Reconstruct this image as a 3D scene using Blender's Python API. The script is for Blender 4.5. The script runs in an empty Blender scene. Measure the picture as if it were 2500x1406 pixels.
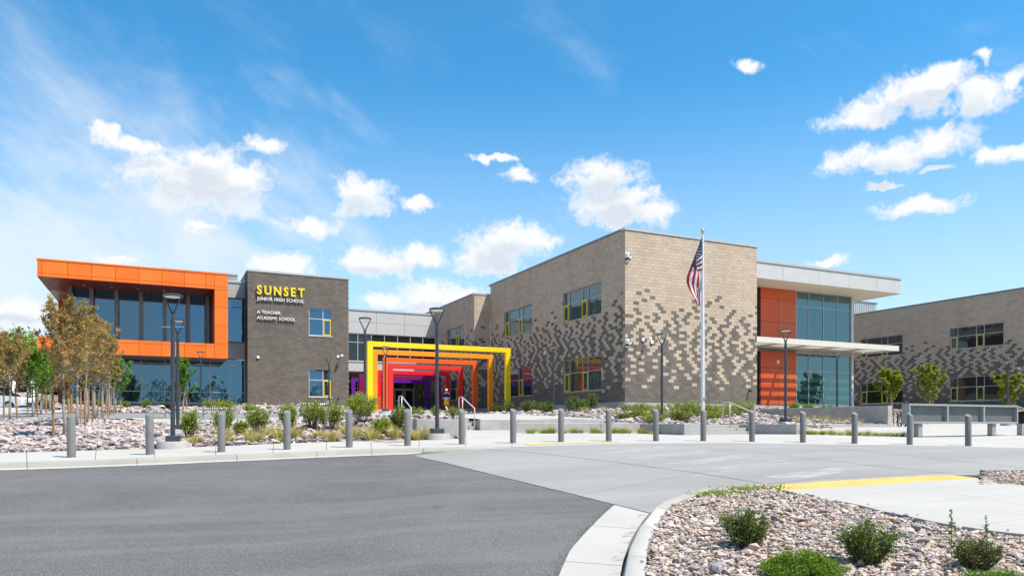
import bpy, bmesh, math, random
import numpy as np
from mathutils import Vector, Matrix

S = bpy.context.scene
COL = S.collection
R = math.radians
random.seed(7)

# ------------------------------------------------------------------ camera
H0 = 1.52                      # camera height above the road it stands on
FPX, CX, HY = 1808.0, 1250.0, 1038.0
YAW = math.atan2(.4311, .9023) # building axes are the world axes; camera looks 25.5 deg to the right of +Y
CA, SA = math.cos(YAW), math.sin(YAW)
cam_d = bpy.data.cameras.new('camera')
cam = bpy.data.objects.new('camera', cam_d); COL.objects.link(cam)
cam.location = (0, 0, H0)
cam.rotation_euler = (R(90), 0, -YAW)
cam_d.sensor_width = 36; cam_d.lens = 36 * FPX / 2500
cam_d.shift_y = (HY - 703) / 2500
cam_d.clip_start = .1; cam_d.clip_end = 3000
S.camera = cam

# ------------------------------------------------------------------ light and sky
SUN = Vector((.36, -.41, 1)).normalized()
sun_d = bpy.data.lights.new('sun', 'SUN'); sun_d.energy = 5.0; sun_d.angle = R(.5); sun_d.color = (1, .935, .84)
sun = bpy.data.objects.new('sun', sun_d); COL.objects.link(sun)
sun.rotation_euler = SUN.to_track_quat('Z', 'Y').to_euler()
S.view_settings.view_transform = 'Standard'; S.view_settings.look = 'None'
S.view_settings.gamma = 1; S.view_settings.use_curve_mapping = False
S.view_settings.exposure = 0.70
SKY_STRENGTH = .105

world = bpy.data.worlds.new('World'); S.world = world; world.use_nodes = True

class NT:
    """small helper to write node trees"""
    def __init__(s, nt): s.nt = nt; nt.nodes.clear()
    def n(s, t, **kw):
        nd = s.nt.nodes.new(t)
        for k, v in kw.items(): setattr(nd, k, v)
        return nd
    def link(s, a, b): s.nt.links.new(a, b)
    def setin(s, nd, i, v):
        if v is None: return
        if isinstance(v, bpy.types.NodeSocket): s.link(v, nd.inputs[i])
        else: nd.inputs[i].default_value = v
    def math(s, op, a, b=None, c=None, clamp=False):
        nd = s.n('ShaderNodeMath', operation=op); nd.use_clamp = clamp
        for i, v in enumerate((a, b, c)): s.setin(nd, i, v)
        return nd.outputs[0]
    def vmath(s, op, a, b=None, c=None):
        nd = s.n('ShaderNodeVectorMath', operation=op)
        for i, v in enumerate((a, b, c)): s.setin(nd, i, v)
        return nd.outputs['Value'] if op in ('LENGTH', 'DOT_PRODUCT', 'DISTANCE') else nd.outputs['Vector']
    def mix(s, f, a, b, blend='MIX'):
        nd = s.n('ShaderNodeMix', data_type='RGBA', blend_type=blend)
        s.setin(nd, 0, f); s.setin(nd, 6, a); s.setin(nd, 7, b)
        return nd.outputs[2]
    def ramp(s, f, e0, e1, v0=0., v1=1.):
        nd = s.n('ShaderNodeMapRange', interpolation_type='SMOOTHSTEP')
        for i, v in enumerate((f, e0, e1, v0, v1)): s.setin(nd, i, v)
        return nd.outputs[0]
    def noise(s, vec, scale, detail=4, rough=.5, dist=0., lac=2.):
        nd = s.n('ShaderNodeTexNoise')
        s.setin(nd, 'Vector', vec)
        nd.inputs['Scale'].default_value = scale; nd.inputs['Detail'].default_value = detail
        nd.inputs['Roughness'].default_value = rough; nd.inputs['Distortion'].default_value = dist
        nd.inputs['Lacunarity'].default_value = lac
        return nd

def make_sky():
    t = NT(world.node_tree)
    out = t.n('ShaderNodeOutputWorld'); bg = t.n('ShaderNodeBackground')
    bg.inputs['Strength'].default_value = SKY_STRENGTH
    sky = t.n('ShaderNodeTexSky', sky_type='NISHITA'); sky.sun_disc = False
    sky.sun_elevation = math.asin(SUN.z); sky.sun_rotation = math.atan2(SUN.x, SUN.y)
    sky.altitude = 1400; sky.air_density = 1.0; sky.dust_density = .55; sky.ozone_density = 2.4
    tc = t.n('ShaderNodeTexCoord'); d = tc.outputs['Generated']
    sp = t.n('ShaderNodeSeparateXYZ'); t.link(d, sp.inputs[0])
    az = t.math('ARCTAN2', sp.outputs[0], sp.outputs[1])
    el = t.math('ARCSINE', sp.outputs[2])
    cb = t.n('ShaderNodeCombineXYZ'); t.link(az, cb.inputs[0]); t.link(el, cb.inputs[1])
    v = cb.outputs[0]
    # cumulus: azimuth, elevation, half width, half height, all in radians; fluffy edges from noise
    def ang(px, py, hw, hh):
        rr = (px - CX) / FPX; q = math.sqrt(1 + rr * rr)
        a = YAW + math.atan(rr); e = math.atan((HY - py) / FPX / q)
        return (a, e, hw / FPX / (q * q), hh / FPX / q * math.cos(e) ** 2)
    puffs = [(500, 455, 160, 66), (390, 430, 90, 40), (510, 395, 85, 45), (600, 430, 60, 40), (245, 320, 46, 27), (340, 358, 70, 18), (640, 350, 60, 20),
             (893, 480, 62, 46), (870, 512, 50, 22), (1022, 499, 40, 20), (755, 546, 62, 28), (1468, 430, 82, 52), (1500, 495, 118, 42),
             (1530, 528, 118, 30), (930, 640, 112, 36), (1020, 628, 70, 30), (1232, 598, 108, 50), (1190, 640, 95, 32),
             (2250, 222, 120, 46), (2110, 285, 95, 30), (2390, 232, 95, 46), (2150, 385, 115, 34), (2290, 345, 105, 38), (2300, 180, 60, 18), (2150, 450, 60, 10), (2290, 415, 40, 8), (2450, 372, 70, 24),
             (2485, 190, 30, 28), (2245, 506, 95, 20), (1830, 162, 30, 17), (1275, 427, 40, 22), (1213, 384, 46, 10), (690, 650, 70, 36),
             (2015, 632, 48, 14), (1080, 725, 130, 36), (940, 735, 60, 20), (2413, 140, 18, 16), (490, 560, 40, 14), (60, 765, 85, 36), (285, 632, 50, 14)]
    wn = t.noise(v, 14.0, 2, .5); wv = t.vmath('SUBTRACT', wn.outputs['Color'], (.5, .5, .5))
    vw = t.vmath('MULTIPLY_ADD', wv, (.050, .030, 0), v)
    wn = t.noise(v, 48.0, 5, .62); wv = t.vmath('SUBTRACT', wn.outputs['Color'], (.5, .5, .5))
    vw = t.vmath('MULTIPLY_ADD', wv, (.026, .022, 0), vw)
    def blobs(vec):
        field = None
        for p in puffs:
            a, e, hw, hh = ang(*p); sx, sy = 1 / hw, 1 / hh
            loc = t.vmath('MULTIPLY_ADD', vec, (sx, sy, 0), (-a * sx, -e * sy, 0))
            ln = t.vmath('LENGTH', loc)
            field = ln if field is None else t.math('SMOOTH_MIN', field, ln, .25)
        return field
    field = blobs(vw); above = blobs(t.vmath('ADD', vw, (.004, .020, 0)))   # cloud above a point shades it: grey bases
    f1 = t.noise(vw, 30, 9, .62, .2).outputs[0]
    f2 = t.noise(v, 150, 5, .65, .2).outputs[0]
    dens = t.math('SUBTRACT', 1.30, field)
    dens = t.math('MULTIPLY_ADD', t.math('SUBTRACT', f1, .5), 2.3, dens)
    dens = t.math('MULTIPLY_ADD', t.math('SUBTRACT', f2, .5), .7, dens)
    cum = t.math('MULTIPLY', t.ramp(dens, -.06, .80), .97)
    # same air all round: loose scattered clouds elsewhere too
    st = t.vmath('MULTIPLY', v, (1.0, 2.2, 1))
    g1 = t.noise(st, 3.2, 9, .56, .15).outputs[0]
    away = t.ramp(t.math('ABSOLUTE', t.math('SUBTRACT', az, YAW)), .62, .85)
    scat = t.math('MULTIPLY', t.ramp(g1, .56, .68), away)
    cum = t.math('MAXIMUM', cum, scat)
    # thin cirrus veil, thicker towards the left of the view
    rotv = t.n('ShaderNodeVectorRotate'); t.link(v, rotv.inputs['Vector']); rotv.inputs['Axis'].default_value = (0, 0, 1); rotv.inputs['Angle'].default_value = .5
    cv = t.vmath('MULTIPLY', rotv.outputs[0], (2.2, 5.0, 1))
    c1 = t.noise(cv, 1.7, 9, .58, .25).outputs[0]
    veil_w = t.ramp(az, YAW + .10, YAW - .50)
    veil = t.ramp(t.math('MULTIPLY_ADD', t.math('MULTIPLY', veil_w, t.ramp(el, .50, .20)), .40, c1), .50, .98, 0., .92)
    veil = t.math('MULTIPLY', veil, t.ramp(el, .70, .25))
    veil = t.math('MAXIMUM', veil, t.ramp(el, .46, -.02, 0., .80))
    shade = t.noise(vw, 16, 6, .62).outputs[0]
    core = t.ramp(dens, .45, 1.25)
    base = t.math('MULTIPLY', t.ramp(t.math('MULTIPLY_ADD', t.math('SUBTRACT', shade, .5), 1.6, t.math('SUBTRACT', 1.0, above)), -.15, .55), t.ramp(dens, .2, .9))
    cl = t.mix(base, (5.9, 5.95, 6.0, 1), (4.35, 4.70, 5.15, 1))
    skc = t.mix(1.0, sky.outputs[0], (.43, 1.21, 1.38, 1), 'MULTIPLY')
    c = t.mix(veil, skc, (4.9, 5.4, 5.9, 1))
    c = t.mix(cum, c, cl)
    t.link(c, bg.inputs[0]); t.link(bg.outputs[0], out.inputs[0])
make_sky()

# ------------------------------------------------------------------ geometry helpers
def W(r, f, z=0.):             # right / forward of the camera -> world
    return Vector((r * CA + f * SA, -r * SA + f * CA, z))
def RF(X, Y): return X * CA - Y * SA, X * SA + Y * CA
def at_f(px, f): r = (px - CX) / FPX * f; v = W(r, f); return v.x, v.y
def at_y(px, Y):
    k = (px - CX) / FPX; f = Y / (CA - k * SA); return (k * CA + SA) * f, f
def at_x(px, X):
    k = (px - CX) / FPX; f = X / (k * CA + SA); return (CA - k * SA) * f, f
def zpx(py, f): return H0 + (HY - py) / FPX * f

class MB:
    def __init__(s): s.v = []; s.f = []; s.mi = []
    def add(s, vs, fs, m=0):
        o = len(s.v); s.v += [tuple(p) for p in vs]
        for f in fs: s.f.append(tuple(i + o for i in f)); s.mi.append(m)
        return s
    def box(s, x0, x1, y0, y1, z0, z1, m=0):
        return s.add([(x0, y0, z0), (x1, y0, z0), (x1, y1, z0), (x0, y1, z0), (x0, y0, z1), (x1, y0, z1), (x1, y1, z1), (x0, y1, z1)],
                     [(0, 3, 2, 1), (4, 5, 6, 7), (0, 1, 5, 4), (1, 2, 6, 5), (2, 3, 7, 6), (3, 0, 4, 7)], m)
    def prism(s, poly, z0, z1, m=0):     # poly: xy list ccw ; z0,z1 numbers or lists
        n = len(poly)
        zz0 = z0 if hasattr(z0, '__len__') else [z0] * n; zz1 = z1 if hasattr(z1, '__len__') else [z1] * n
        vs = [(p[0], p[1], zz0[i]) for i, p in enumerate(poly)] + [(p[0], p[1], zz1[i]) for i, p in enumerate(poly)]
        fs = [tuple(range(n - 1, -1, -1)), tuple(range(n, 2 * n))] + [(i, (i + 1) % n, n + (i + 1) % n, n + i) for i in range(n)]
        return s.add(vs, fs, m)
    def tube(s, pts, rad, seg=10, m=0, caps=True, close=False):
        pts = [Vector(p) for p in pts]; n = len(pts)
        rads = rad if hasattr(rad, '__len__') else [rad] * n
        vs = []; prev = None
        for i, p in enumerate(pts):
            a = pts[(i - 1) % n] if (i > 0 or close) else p; b = pts[(i + 1) % n] if (i < n - 1 or close) else p
            t = (b - a)
            if t.length < 1e-9: t = Vector((0, 0, 1))
            t.normalize()
            u = prev - t * prev.dot(t) if prev is not None else t.cross(Vector((0, 0, 1)) if abs(t.z) < .9 else Vector((1, 0, 0)))
            if u.length < 1e-6: u = t.orthogonal()
            u.normalize(); prev = u; w = t.cross(u)
            for k in range(seg):
                an = 2 * math.pi * k / seg
                vs.append(p + (u * math.cos(an) + w * math.sin(an)) * rads[i])
        fs = []
        for i in range(n if close else n - 1):
            j = (i + 1) % n
            for k in range(seg):
                fs.append((i * seg + k, i * seg + (k + 1) % seg, j * seg + (k + 1) % seg, j * seg + k))
        if caps and not close:
            fs.append(tuple(range(seg - 1, -1, -1))); fs.append(tuple((n - 1) * seg + k for k in range(seg)))
        return s.add(vs, fs, m)
    def lathe(s, prof, c, seg=20, m=0):  # prof: (radius, z)
        n = len(prof); vs = []
        for (r, z) in prof:
            for k in range(seg):
                a = 2 * math.pi * k / seg; vs.append((c[0] + r * math.cos(a), c[1] + r * math.sin(a), c[2] + z))
        fs = [(i * seg + k, i * seg + (k + 1) % seg, (i + 1) * seg + (k + 1) % seg, (i + 1) * seg + k) for i in range(n - 1) for k in range(seg)]
        fs.append(tuple(range(seg - 1, -1, -1))); fs.append(tuple((n - 1) * seg + k for k in range(seg)))
        return s.add(vs, fs, m)
    def grid(s, rows, m=0):              # rows: list of equal lists of points
        nr, nc = len(rows), len(rows[0])
        return s.add([p for row in rows for p in row], [(i * nc + j, i * nc + j + 1, (i + 1) * nc + j + 1, (i + 1) * nc + j) for i in range(nr - 1) for j in range(nc - 1)], m)
    def build(s, name, mats, parent=None, smooth=False, bevel=0., loc=None):
        me = bpy.data.meshes.new(name)
        me.from_pydata(s.v, [], s.f); me.update()
        if not isinstance(mats, (list, tuple)): mats = [mats]
        for m in mats: me.materials.append(m)
        if len(mats) > 1: me.polygons.foreach_set('material_index', s.mi)
        bm = bmesh.new(); bm.from_mesh(me); bmesh.ops.recalc_face_normals(bm, faces=bm.faces); bm.to_mesh(me); bm.free()
        if smooth: me.polygons.foreach_set('use_smooth', [True] * len(me.polygons))
        o = bpy.data.objects.new(name, me); COL.objects.link(o)
        if loc is not None:
            off = Vector(loc); me.transform(Matrix.Translation(-off)); o.location = off
        if parent is not None: attach(o, parent)
        if bevel > 0:
            b = o.modifiers.new('bevel', 'BEVEL'); b.width = bevel; b.segments = 2; b.limit_method = 'ANGLE'
        if smooth == 'auto':
            try: me.set_sharp_from_angle(angle=R(35))
            except Exception: pass
        return o

def world_loc(o):
    v = Vector(o.location); p = o.parent
    while p is not None: v = v + Vector(p.location); p = p.parent
    return v
def attach(o, parent):                   # only translated parents are used
    o.parent = parent; o.location = Vector(o.location) - world_loc(parent)
def tag(o, label=None, cat=None, group=None, kind=None):
    if label: o['label'] = label
    if cat: o['category'] = cat
    if group: o['group'] = group
    if kind: o['kind'] = kind
    return o
def empty(name, loc, label=None, cat=None, group=None):
    o = bpy.data.objects.new(name, None); COL.objects.link(o); o.location = loc; o.empty_display_size = .2
    return tag(o, label, cat, group)
def np_mesh(name, verts, faces, mats, parent=None, col=None, mi=None, smooth=False, rnd=None, uv=None):
    """fast mesh from numpy arrays; faces (n,k) all of one size; col per vertex rgb; rnd per face"""
    me = bpy.data.meshes.new(name); nv, (nf, k) = len(verts), faces.shape
    me.vertices.add(nv); me.vertices.foreach_set('co', np.asarray(verts, np.float32).ravel())
    me.loops.add(nf * k); me.loops.foreach_set('vertex_index', faces.astype(np.int32).ravel())
    me.polygons.add(nf); me.polygons.foreach_set('loop_start', np.arange(0, nf * k, k, dtype=np.int32))
    me.polygons.foreach_set('loop_total', np.full(nf, k, np.int32))
    if not isinstance(mats, (list, tuple)): mats = [mats]
    for m in mats: me.materials.append(m)
    if mi is not None: me.polygons.foreach_set('material_index', np.asarray(mi, np.int32))
    me.polygons.foreach_set('use_smooth', np.full(nf, bool(smooth)))
    me.update(calc_edges=True)
    if col is not None:
        a = me.attributes.new('col', 'FLOAT_COLOR', 'POINT'); c = np.ones((nv, 4), np.float32); c[:, :3] = col
        a.data.foreach_set('color', c.ravel())
    if rnd is not None:
        a = me.attributes.new('rnd', 'FLOAT', 'FACE'); a.data.foreach_set('value', np.asarray(rnd, np.float32))
    me.validate()
    o = bpy.data.objects.new(name, me); COL.objects.link(o)
    if parent is not None: attach(o, parent)
    return o
def copy_tree(o, parent=None):
    c = o.copy(); COL.objects.link(c); c.parent = parent
    for ch in o.children: copy_tree(ch, c)
    return c
def in_poly(x, y, poly):
    x = np.asarray(x); y = np.asarray(y); ins = np.zeros(x.shape, bool); n = len(poly)
    for i in range(n):
        x0, y0 = poly[i]; x1, y1 = poly[(i + 1) % n]
        if y0 == y1: continue
        c = ((y0 > y) != (y1 > y)) & (x < (x1 - x0) * (y - y0) / (y1 - y0) + x0)
        ins ^= c
    return ins
# ------------------------------------------------------------------ materials
MAT = {}
def srgb(r, g, b):
    f = lambda c: ((c / 255 + .055) / 1.055) ** 2.4 if c > 10 else c / 255 / 12.92
    return (f(r), f(g), f(b))
def mat(name, col, rough=.6, var=.10, scale=3., bump=0., bscale=60., metal=0., ior=1.45, fine=0., fscale=120., stain=0., scol=None, sscale=.6, coat=0., stretch=(1, 1, 1)):
    m = bpy.data.materials.new(name); m.use_nodes = True; t = NT(m.node_tree)
    out = t.n('ShaderNodeOutputMaterial'); b = t.n('ShaderNodeBsdfPrincipled'); t.link(b.outputs[0], out.inputs[0])
    g = t.n('ShaderNodeNewGeometry'); pos = g.outputs['Position']
    if stretch != (1, 1, 1): pos = t.vmath('MULTIPLY', pos, stretch)
    lo = tuple(c * (1 - var) for c in col) + (1,); hi = tuple(min(1, c * (1 + var)) for c in col) + (1,)
    c = t.mix(t.ramp(t.noise(pos, scale, 5, .6).outputs[0], .3, .7), lo, hi)
    if fine > 0:
        fn = t.noise(pos, fscale, 2, .6).outputs[0]
        c = t.mix(t.ramp(fn, .35, .65), t.mix(1., c, (1 - fine,) * 3 + (1,), 'MULTIPLY'), c)
    if stain > 0:
        sn = t.noise(pos, sscale, 7, .65, .6).outputs[0]
        c = t.mix(t.math('MULTIPLY', t.ramp(sn, .52, .72), stain), c, (scol or tuple(x * .55 for x in col)) + (1,))
    t.link(c, b.inputs['Base Color'])
    b.inputs['Roughness'].default_value = rough; b.inputs['Metallic'].default_value = metal; b.inputs['IOR'].default_value = ior
    b.inputs['Coat Weight'].default_value = coat
    if bump > 0:
        bn = t.n('ShaderNodeBump'); bn.inputs['Strength'].default_value = bump; bn.inputs['Distance'].default_value = .02
        t.link(t.noise(pos, bscale, 3, .6).outputs[0], bn.inputs['Height']); t.link(bn.outputs[0], b.inputs['Normal'])
    MAT[name] = m
    return m
def mat_block(name, col, var=.22):
    m = bpy.data.materials.new(name); m.use_nodes = True; t = NT(m.node_tree)
    out = t.n('ShaderNodeOutputMaterial'); b = t.n('ShaderNodeBsdfPrincipled'); t.link(b.outputs[0], out.inputs[0])
    at = t.n('ShaderNodeAttribute', attribute_name='rnd'); oi = t.n('ShaderNodeObjectInfo')
    r = t.math('FRACT', t.math('ADD', at.outputs['Fac'], oi.outputs['Random']))
    g = t.n('ShaderNodeNewGeometry'); pos = g.outputs['Position']
    c = t.mix(r, tuple(x * (1 - var) for x in col) + (1,), tuple(x * (1 + var * .6) for x in col) + (1,))
    n1 = t.noise(pos, 55, 3, .7).outputs[0]
    c = t.mix(t.ramp(n1, .32, .62), t.mix(1., c, (.74, .74, .74, 1), 'MULTIPLY'), c)
    n2 = t.noise(t.vmath('MULTIPLY', pos, (1, 1, .25)), .55, 5, .6).outputs[0]
    c = t.mix(t.ramp(n2, .35, .7, 0, .30), c, t.mix(1., c, (.72, .66, .62, 1), 'MULTIPLY'))
    t.link(c, b.inputs['Base Color']); b.inputs['Roughness'].default_value = .92; b.inputs['IOR'].default_value = 1.3
    bn = t.n('ShaderNodeBump'); bn.inputs['Strength'].default_value = .5; bn.inputs['Distance'].default_value = .01
    t.link(t.noise(pos, 40, 3, .7).outputs[0], bn.inputs['Height']); t.link(bn.outputs[0], b.inputs['Normal'])
    MAT[name] = m; return m
def mat_attr(name, rough=.8, trans=0., noise=0., nscale=30, bump=0.):
    m = bpy.data.materials.new(name); m.use_nodes = True; t = NT(m.node_tree)
    out = t.n('ShaderNodeOutputMaterial'); b = t.n('ShaderNodeBsdfPrincipled')
    at = t.n('ShaderNodeAttribute', attribute_name='col'); c = at.outputs['Color']
    g = t.n('ShaderNodeNewGeometry')
    if noise > 0:
        n1 = t.noise(g.outputs['Position'], nscale, 4, .65).outputs[0]
        c = t.mix(t.ramp(n1, .3, .7, 0, noise), c, t.mix(1., c, (.5, .48, .47, 1), 'MULTIPLY'))
    t.link(c, b.inputs['Base Color']); b.inputs['Roughness'].default_value = rough; b.inputs['IOR'].default_value = 1.35
    if bump > 0:
        bn = t.n('ShaderNodeBump'); bn.inputs['Strength'].default_value = bump; bn.inputs['Distance'].default_value = .01
        t.link(t.noise(g.outputs['Position'], 60, 3, .7).outputs[0], bn.inputs['Height']); t.link(bn.outputs[0], b.inputs['Normal'])
    if trans > 0:
        tr = t.n('ShaderNodeBsdfTranslucent'); t.link(t.mix(1., c, (1.5, 1.6, .7, 1), 'MULTIPLY'), tr.inputs[0])
        mx = t.n('ShaderNodeMixShader'); mx.inputs[0].default_value = trans
        t.link(b.outputs[0], mx.inputs[1]); t.link(tr.outputs[0], mx.inputs[2]); t.link(mx.outputs[0], out.inputs[0])
    else: t.link(b.outputs[0], out.inputs[0])
    MAT[name] = m; return m
def mat_glass(name, col, ior=1.9, rough=.015, wob=.028, tint=(1, 1, 1)):
    m = bpy.data.materials.new(name); m.use_nodes = True; t = NT(m.node_tree)
    out = t.n('ShaderNodeOutputMaterial'); b = t.n('ShaderNodeBsdfPrincipled'); t.link(b.outputs[0], out.inputs[0])
    g = t.n('ShaderNodeNewGeometry'); oi = t.n('ShaderNodeObjectInfo')
    c = t.mix(oi.outputs['Random'], tuple(x * .75 for x in col) + (1,), tuple(x * 1.2 for x in col) + (1,))
    t.link(c, b.inputs['Base Color'])
    b.inputs['Roughness'].default_value = rough; b.inputs['IOR'].default_value = ior; b.inputs['Specular Tint'].default_value = tint + (1,)
    bn = t.n('ShaderNodeBump'); bn.inputs['Strength'].default_value = wob; bn.inputs['Distance'].default_value = .3
    t.link(t.noise(g.outputs['Position'], .9, 2, .5).outputs[0], bn.inputs['Height']); t.link(bn.outputs[0], b.inputs['Normal'])
    MAT[name] = m; return m

mat_block('block_light', (.57, .455, .345), .11)
mat_block('block_dark', (.190, .166, .141), .20)
mat_block('block_brown', (.180, .155, .131), .16)
mat('mortar_light', (.42, .345, .265), .95, .15, 4, .3)
mat('mortar_dark', (.30, .265, .225), .95, .15, 4, .3)
mat('concrete_wall', (.38, .365, .345), .88, .12, 1.6, .25, 50, stain=.45, scol=(.27, .25, .235), sscale=1.5, fine=.12, fscale=90)
mat('concrete_base', (.44, .43, .41), .9, .10, 1.2, .2, 50, stain=.3, sscale=1.2)
mat('concrete_walk', (.375, .36, .332), .85, .06, .7, .15, 90, stain=.16, scol=(.345, .325, .295), sscale=.7, fine=.06, fscale=150)
mat('concrete_curb', (.31, .295, .26), .85, .08, 1.5, .2, 70, stain=.40, scol=(.26, .235, .195), sscale=1.6, fine=.08, stretch=(1, 1, 3))  # base colour darkened to carry the kerb face's weaker light; patches are stains
mat('concrete_road', (.252, .245, .230), .8, .10, .5, .15, 90, stain=.5, scol=(.200, .194, .185), sscale=.8, fine=.08, fscale=130, stretch=(.35, 1.6, 1))
mat('joint', (.10, .095, .09), .9)
mat('yellow_tactile', (.56, .40, .13), .7, .10, 3, .1, stain=.35, scol=(.47, .36, .15), sscale=2.)
mat('bollard_grey', (.165, .160, .152), .45, .06, 4, .05, 80)
mat('lamp_metal', (.055, .063, .075), .4, .10, 5, .04, 90, metal=.35)
mat('lamp_lens', (.75, .74, .70), .3, .03)
mat('alu', (.42, .43, .43), .4, .08, 3, metal=.5)
mat('alu_light', (.58, .58, .57), .42, .06, 3, metal=.25)
mat('frame_brown', (.20, .165, .14), .45, .1, 2, metal=.3)
mat('frame_dark', (.09, .085, .08), .5, .1, 2)
mat('yellow_sash', (.70, .54, .03), .45, .06)
mat('panel_grey', (.41, .395, .375), .5, .04, .6)
mat('panel_light', (.50, .49, .475), .5, .04, .6)
mat('panel_orange', (.87, .155, .012), .38, .05, .5)
mat('panel_orange_b', (.84, .175, .018), .38, .05, .5)
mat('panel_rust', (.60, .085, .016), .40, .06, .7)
mat('panel_rust_b', (.56, .10, .020), .40, .06, .7)
mat('soffit_shaded', (.22, .022, .008), .35, .06, .7)  # frame orange darkened: the underside's shade is put into this colour
mat('panel_gap', (.05, .02, .012), .8)
mat('gap_grey', (.10, .10, .10), .8)
mat('coping', (.50, .49, .47), .4, .05, 2, metal=.3)
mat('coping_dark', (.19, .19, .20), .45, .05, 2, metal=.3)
mat('soffit_cream', (.72, .66, .55), .6, .03)
mat('soffit_metal', (.55, .50, .45), .28, .06, 1, metal=.7)
mat('canopy_cream', (.64, .60, .52), .55, .04)
mat('roof_membrane', (.5, .5, .49), .8)
mat('screen_metal', (.45, .45, .44), .45, .05, 1, metal=.3)
mat('white_plastic', (.75, .75, .74), .4, .03)
mat('black_rubber', (.015, .015, .016), .65, .1)
mat('black_metal', (.02, .02, .022), .4, .1)
mat('white_paint_car', (.68, .69, .70), .25, .02, coat=.6)
mat('black_paint_car', (.015, .016, .018), .22, .02, coat=.6)
mat('red_paint_car', (.35, .02, .02), .25, .02, coat=.6)
mat('chrome', (.6, .6, .6), .2, .02, metal=.9)
mat('headlight', (.6, .62, .64), .1, .02)
mat('taillight', (.35, .01, .01), .2, .02)
mat('white_letter', (.80, .80, .78), .45, .02)
mat('yellow_letter', (.86, .62, .035), .45, .02)
mat('white_wall', (.70, .70, .68), .7, .05)
mat('tan_wall', (.40, .33, .25), .9, .10, 2, .2)
mat('gold', (.75, .52, .16), .25, .02, metal=.9)
mat('pole_white', (.70, .71, .72), .3, .03, metal=.2)
mat('steel', (.45, .46, .47), .35, .08, metal=.7)
mat('sign_metal', (.27, .285, .275), .5, .05, 1.5)
mat('sign_mesh', (.20, .212, .208), .6, .08, 1.5, .15, 200)
mat('wood_stake', (.30, .175, .09), .8, .25, 9, .3, 40, stretch=(1, 1, .15))
mat('bark_pale', (.30, .27, .235), .85, .35, 14, .3, 40, stretch=(1, 1, 3))
mat('bark_brown', (.17, .125, .09), .9, .3, 10, .4, 40)
mat('stem_purple', (.135, .075, .065), .85, .3, 20)
mat('soil', (.23, .19, .17), .95, .3, 3, .3, 20)
mat('rock_bed', (.30, .255, .235), .95, .35, 5, .6, 9)
mat('gravel_grey', (.235, .24, .25), .95, .18, 6, .6, 40, fine=.35, fscale=25)
mat('gravel_bed', (.33, .27, .22), .95, .35, 12, .6, 20)
mat('earth', (.20, .17, .12), .95, .2, .3)
mat_attr('stone', .88, 0, .35, 18, .25)
mat_attr('leaf', .55, .30)
mat_attr('blade', .7, .25)
mat_glass('glass_blue', (.010, .028, .055), 2.7, tint=(.42, .72, 1.))
mat_glass('glass_teal', (.025, .07, .075), 2.3, tint=(.65, .95, 1.))
mat_glass('glass_dark', (.012, .016, .017), 1.62)
mat_glass('glass_mid', (.018, .045, .048), 2.1, tint=(.7, .95, 1.))
mat_glass('glass_car', (.01, .012, .014), 1.5)

def mat_asphalt():
    m = bpy.data.materials.new('asphalt'); m.use_nodes = True; t = NT(m.node_tree)
    out = t.n('ShaderNodeOutputMaterial'); b = t.n('ShaderNodeBsdfPrincipled'); t.link(b.outputs[0], out.inputs[0])
    g = t.n('ShaderNodeNewGeometry'); pos = g.outputs['Position']
    n1 = t.noise(pos, .45, 6, .6, .4).outputs[0]; n2 = t.noise(pos, 65, 2, .75).outputs[0]; n3 = t.noise(pos, 22, 3, .7).outputs[0]
    c = t.mix(t.ramp(n1, .3, .7), (.092, .090, .089, 1), (.124, .121, .119, 1))
    c = t.mix(t.ramp(n2, .40, .72), t.mix(1., c, (.60, .60, .60, 1), 'MULTIPLY'), t.mix(1., c, (1.55, 1.55, 1.55, 1), 'MULTIPLY'))
    c = t.mix(t.ramp(n3, .60, .72, 0, .5), c, (.18, .18, .185, 1))
    rot = t.n('ShaderNodeVectorRotate'); t.link(pos, rot.inputs['Vector']); rot.inputs['Axis'].default_value = (0, 0, 1); rot.inputs['Angle'].default_value = .18
    st = t.noise(t.vmath('MULTIPLY', rot.outputs[0], (.10, 1.5, 1)), .8, 5, .62, .2).outputs[0]
    c = t.mix(t.ramp(st, .46, .66, 0, .38), c, (.155, .152, .150, 1))
    st2 = t.noise(t.vmath('MULTIPLY', rot.outputs[0], (.06, 2.6, 1)), .55, 4, .6, .3).outputs[0]
    c = t.mix(t.ramp(st2, .58, .70, 0, .30), c, (.070, .069, .068, 1))
    sp = t.noise(pos, 1.7, 2, .5).outputs[0]
    c = t.mix(t.ramp(sp, .735, .78, 0, .55), c, (.05, .05, .05, 1))
    vo = t.n('ShaderNodeTexVoronoi', feature='F1'); t.link(pos, vo.inputs['Vector']); vo.inputs['Scale'].default_value = 26
    c = t.mix(t.ramp(vo.outputs['Distance'], .16, .08, 0, .45), c, (.24, .235, .23, 1))
    t.link(c, b.inputs['Base Color']); b.inputs['Roughness'].default_value = .9
    bn = t.n('ShaderNodeBump'); bn.inputs['Strength'].default_value = .6; bn.inputs['Distance'].default_value = .012
    t.link(n2, bn.inputs['Height']); t.link(bn.outputs[0], b.inputs['Normal']); MAT['asphalt'] = m
mat_asphalt()
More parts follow.
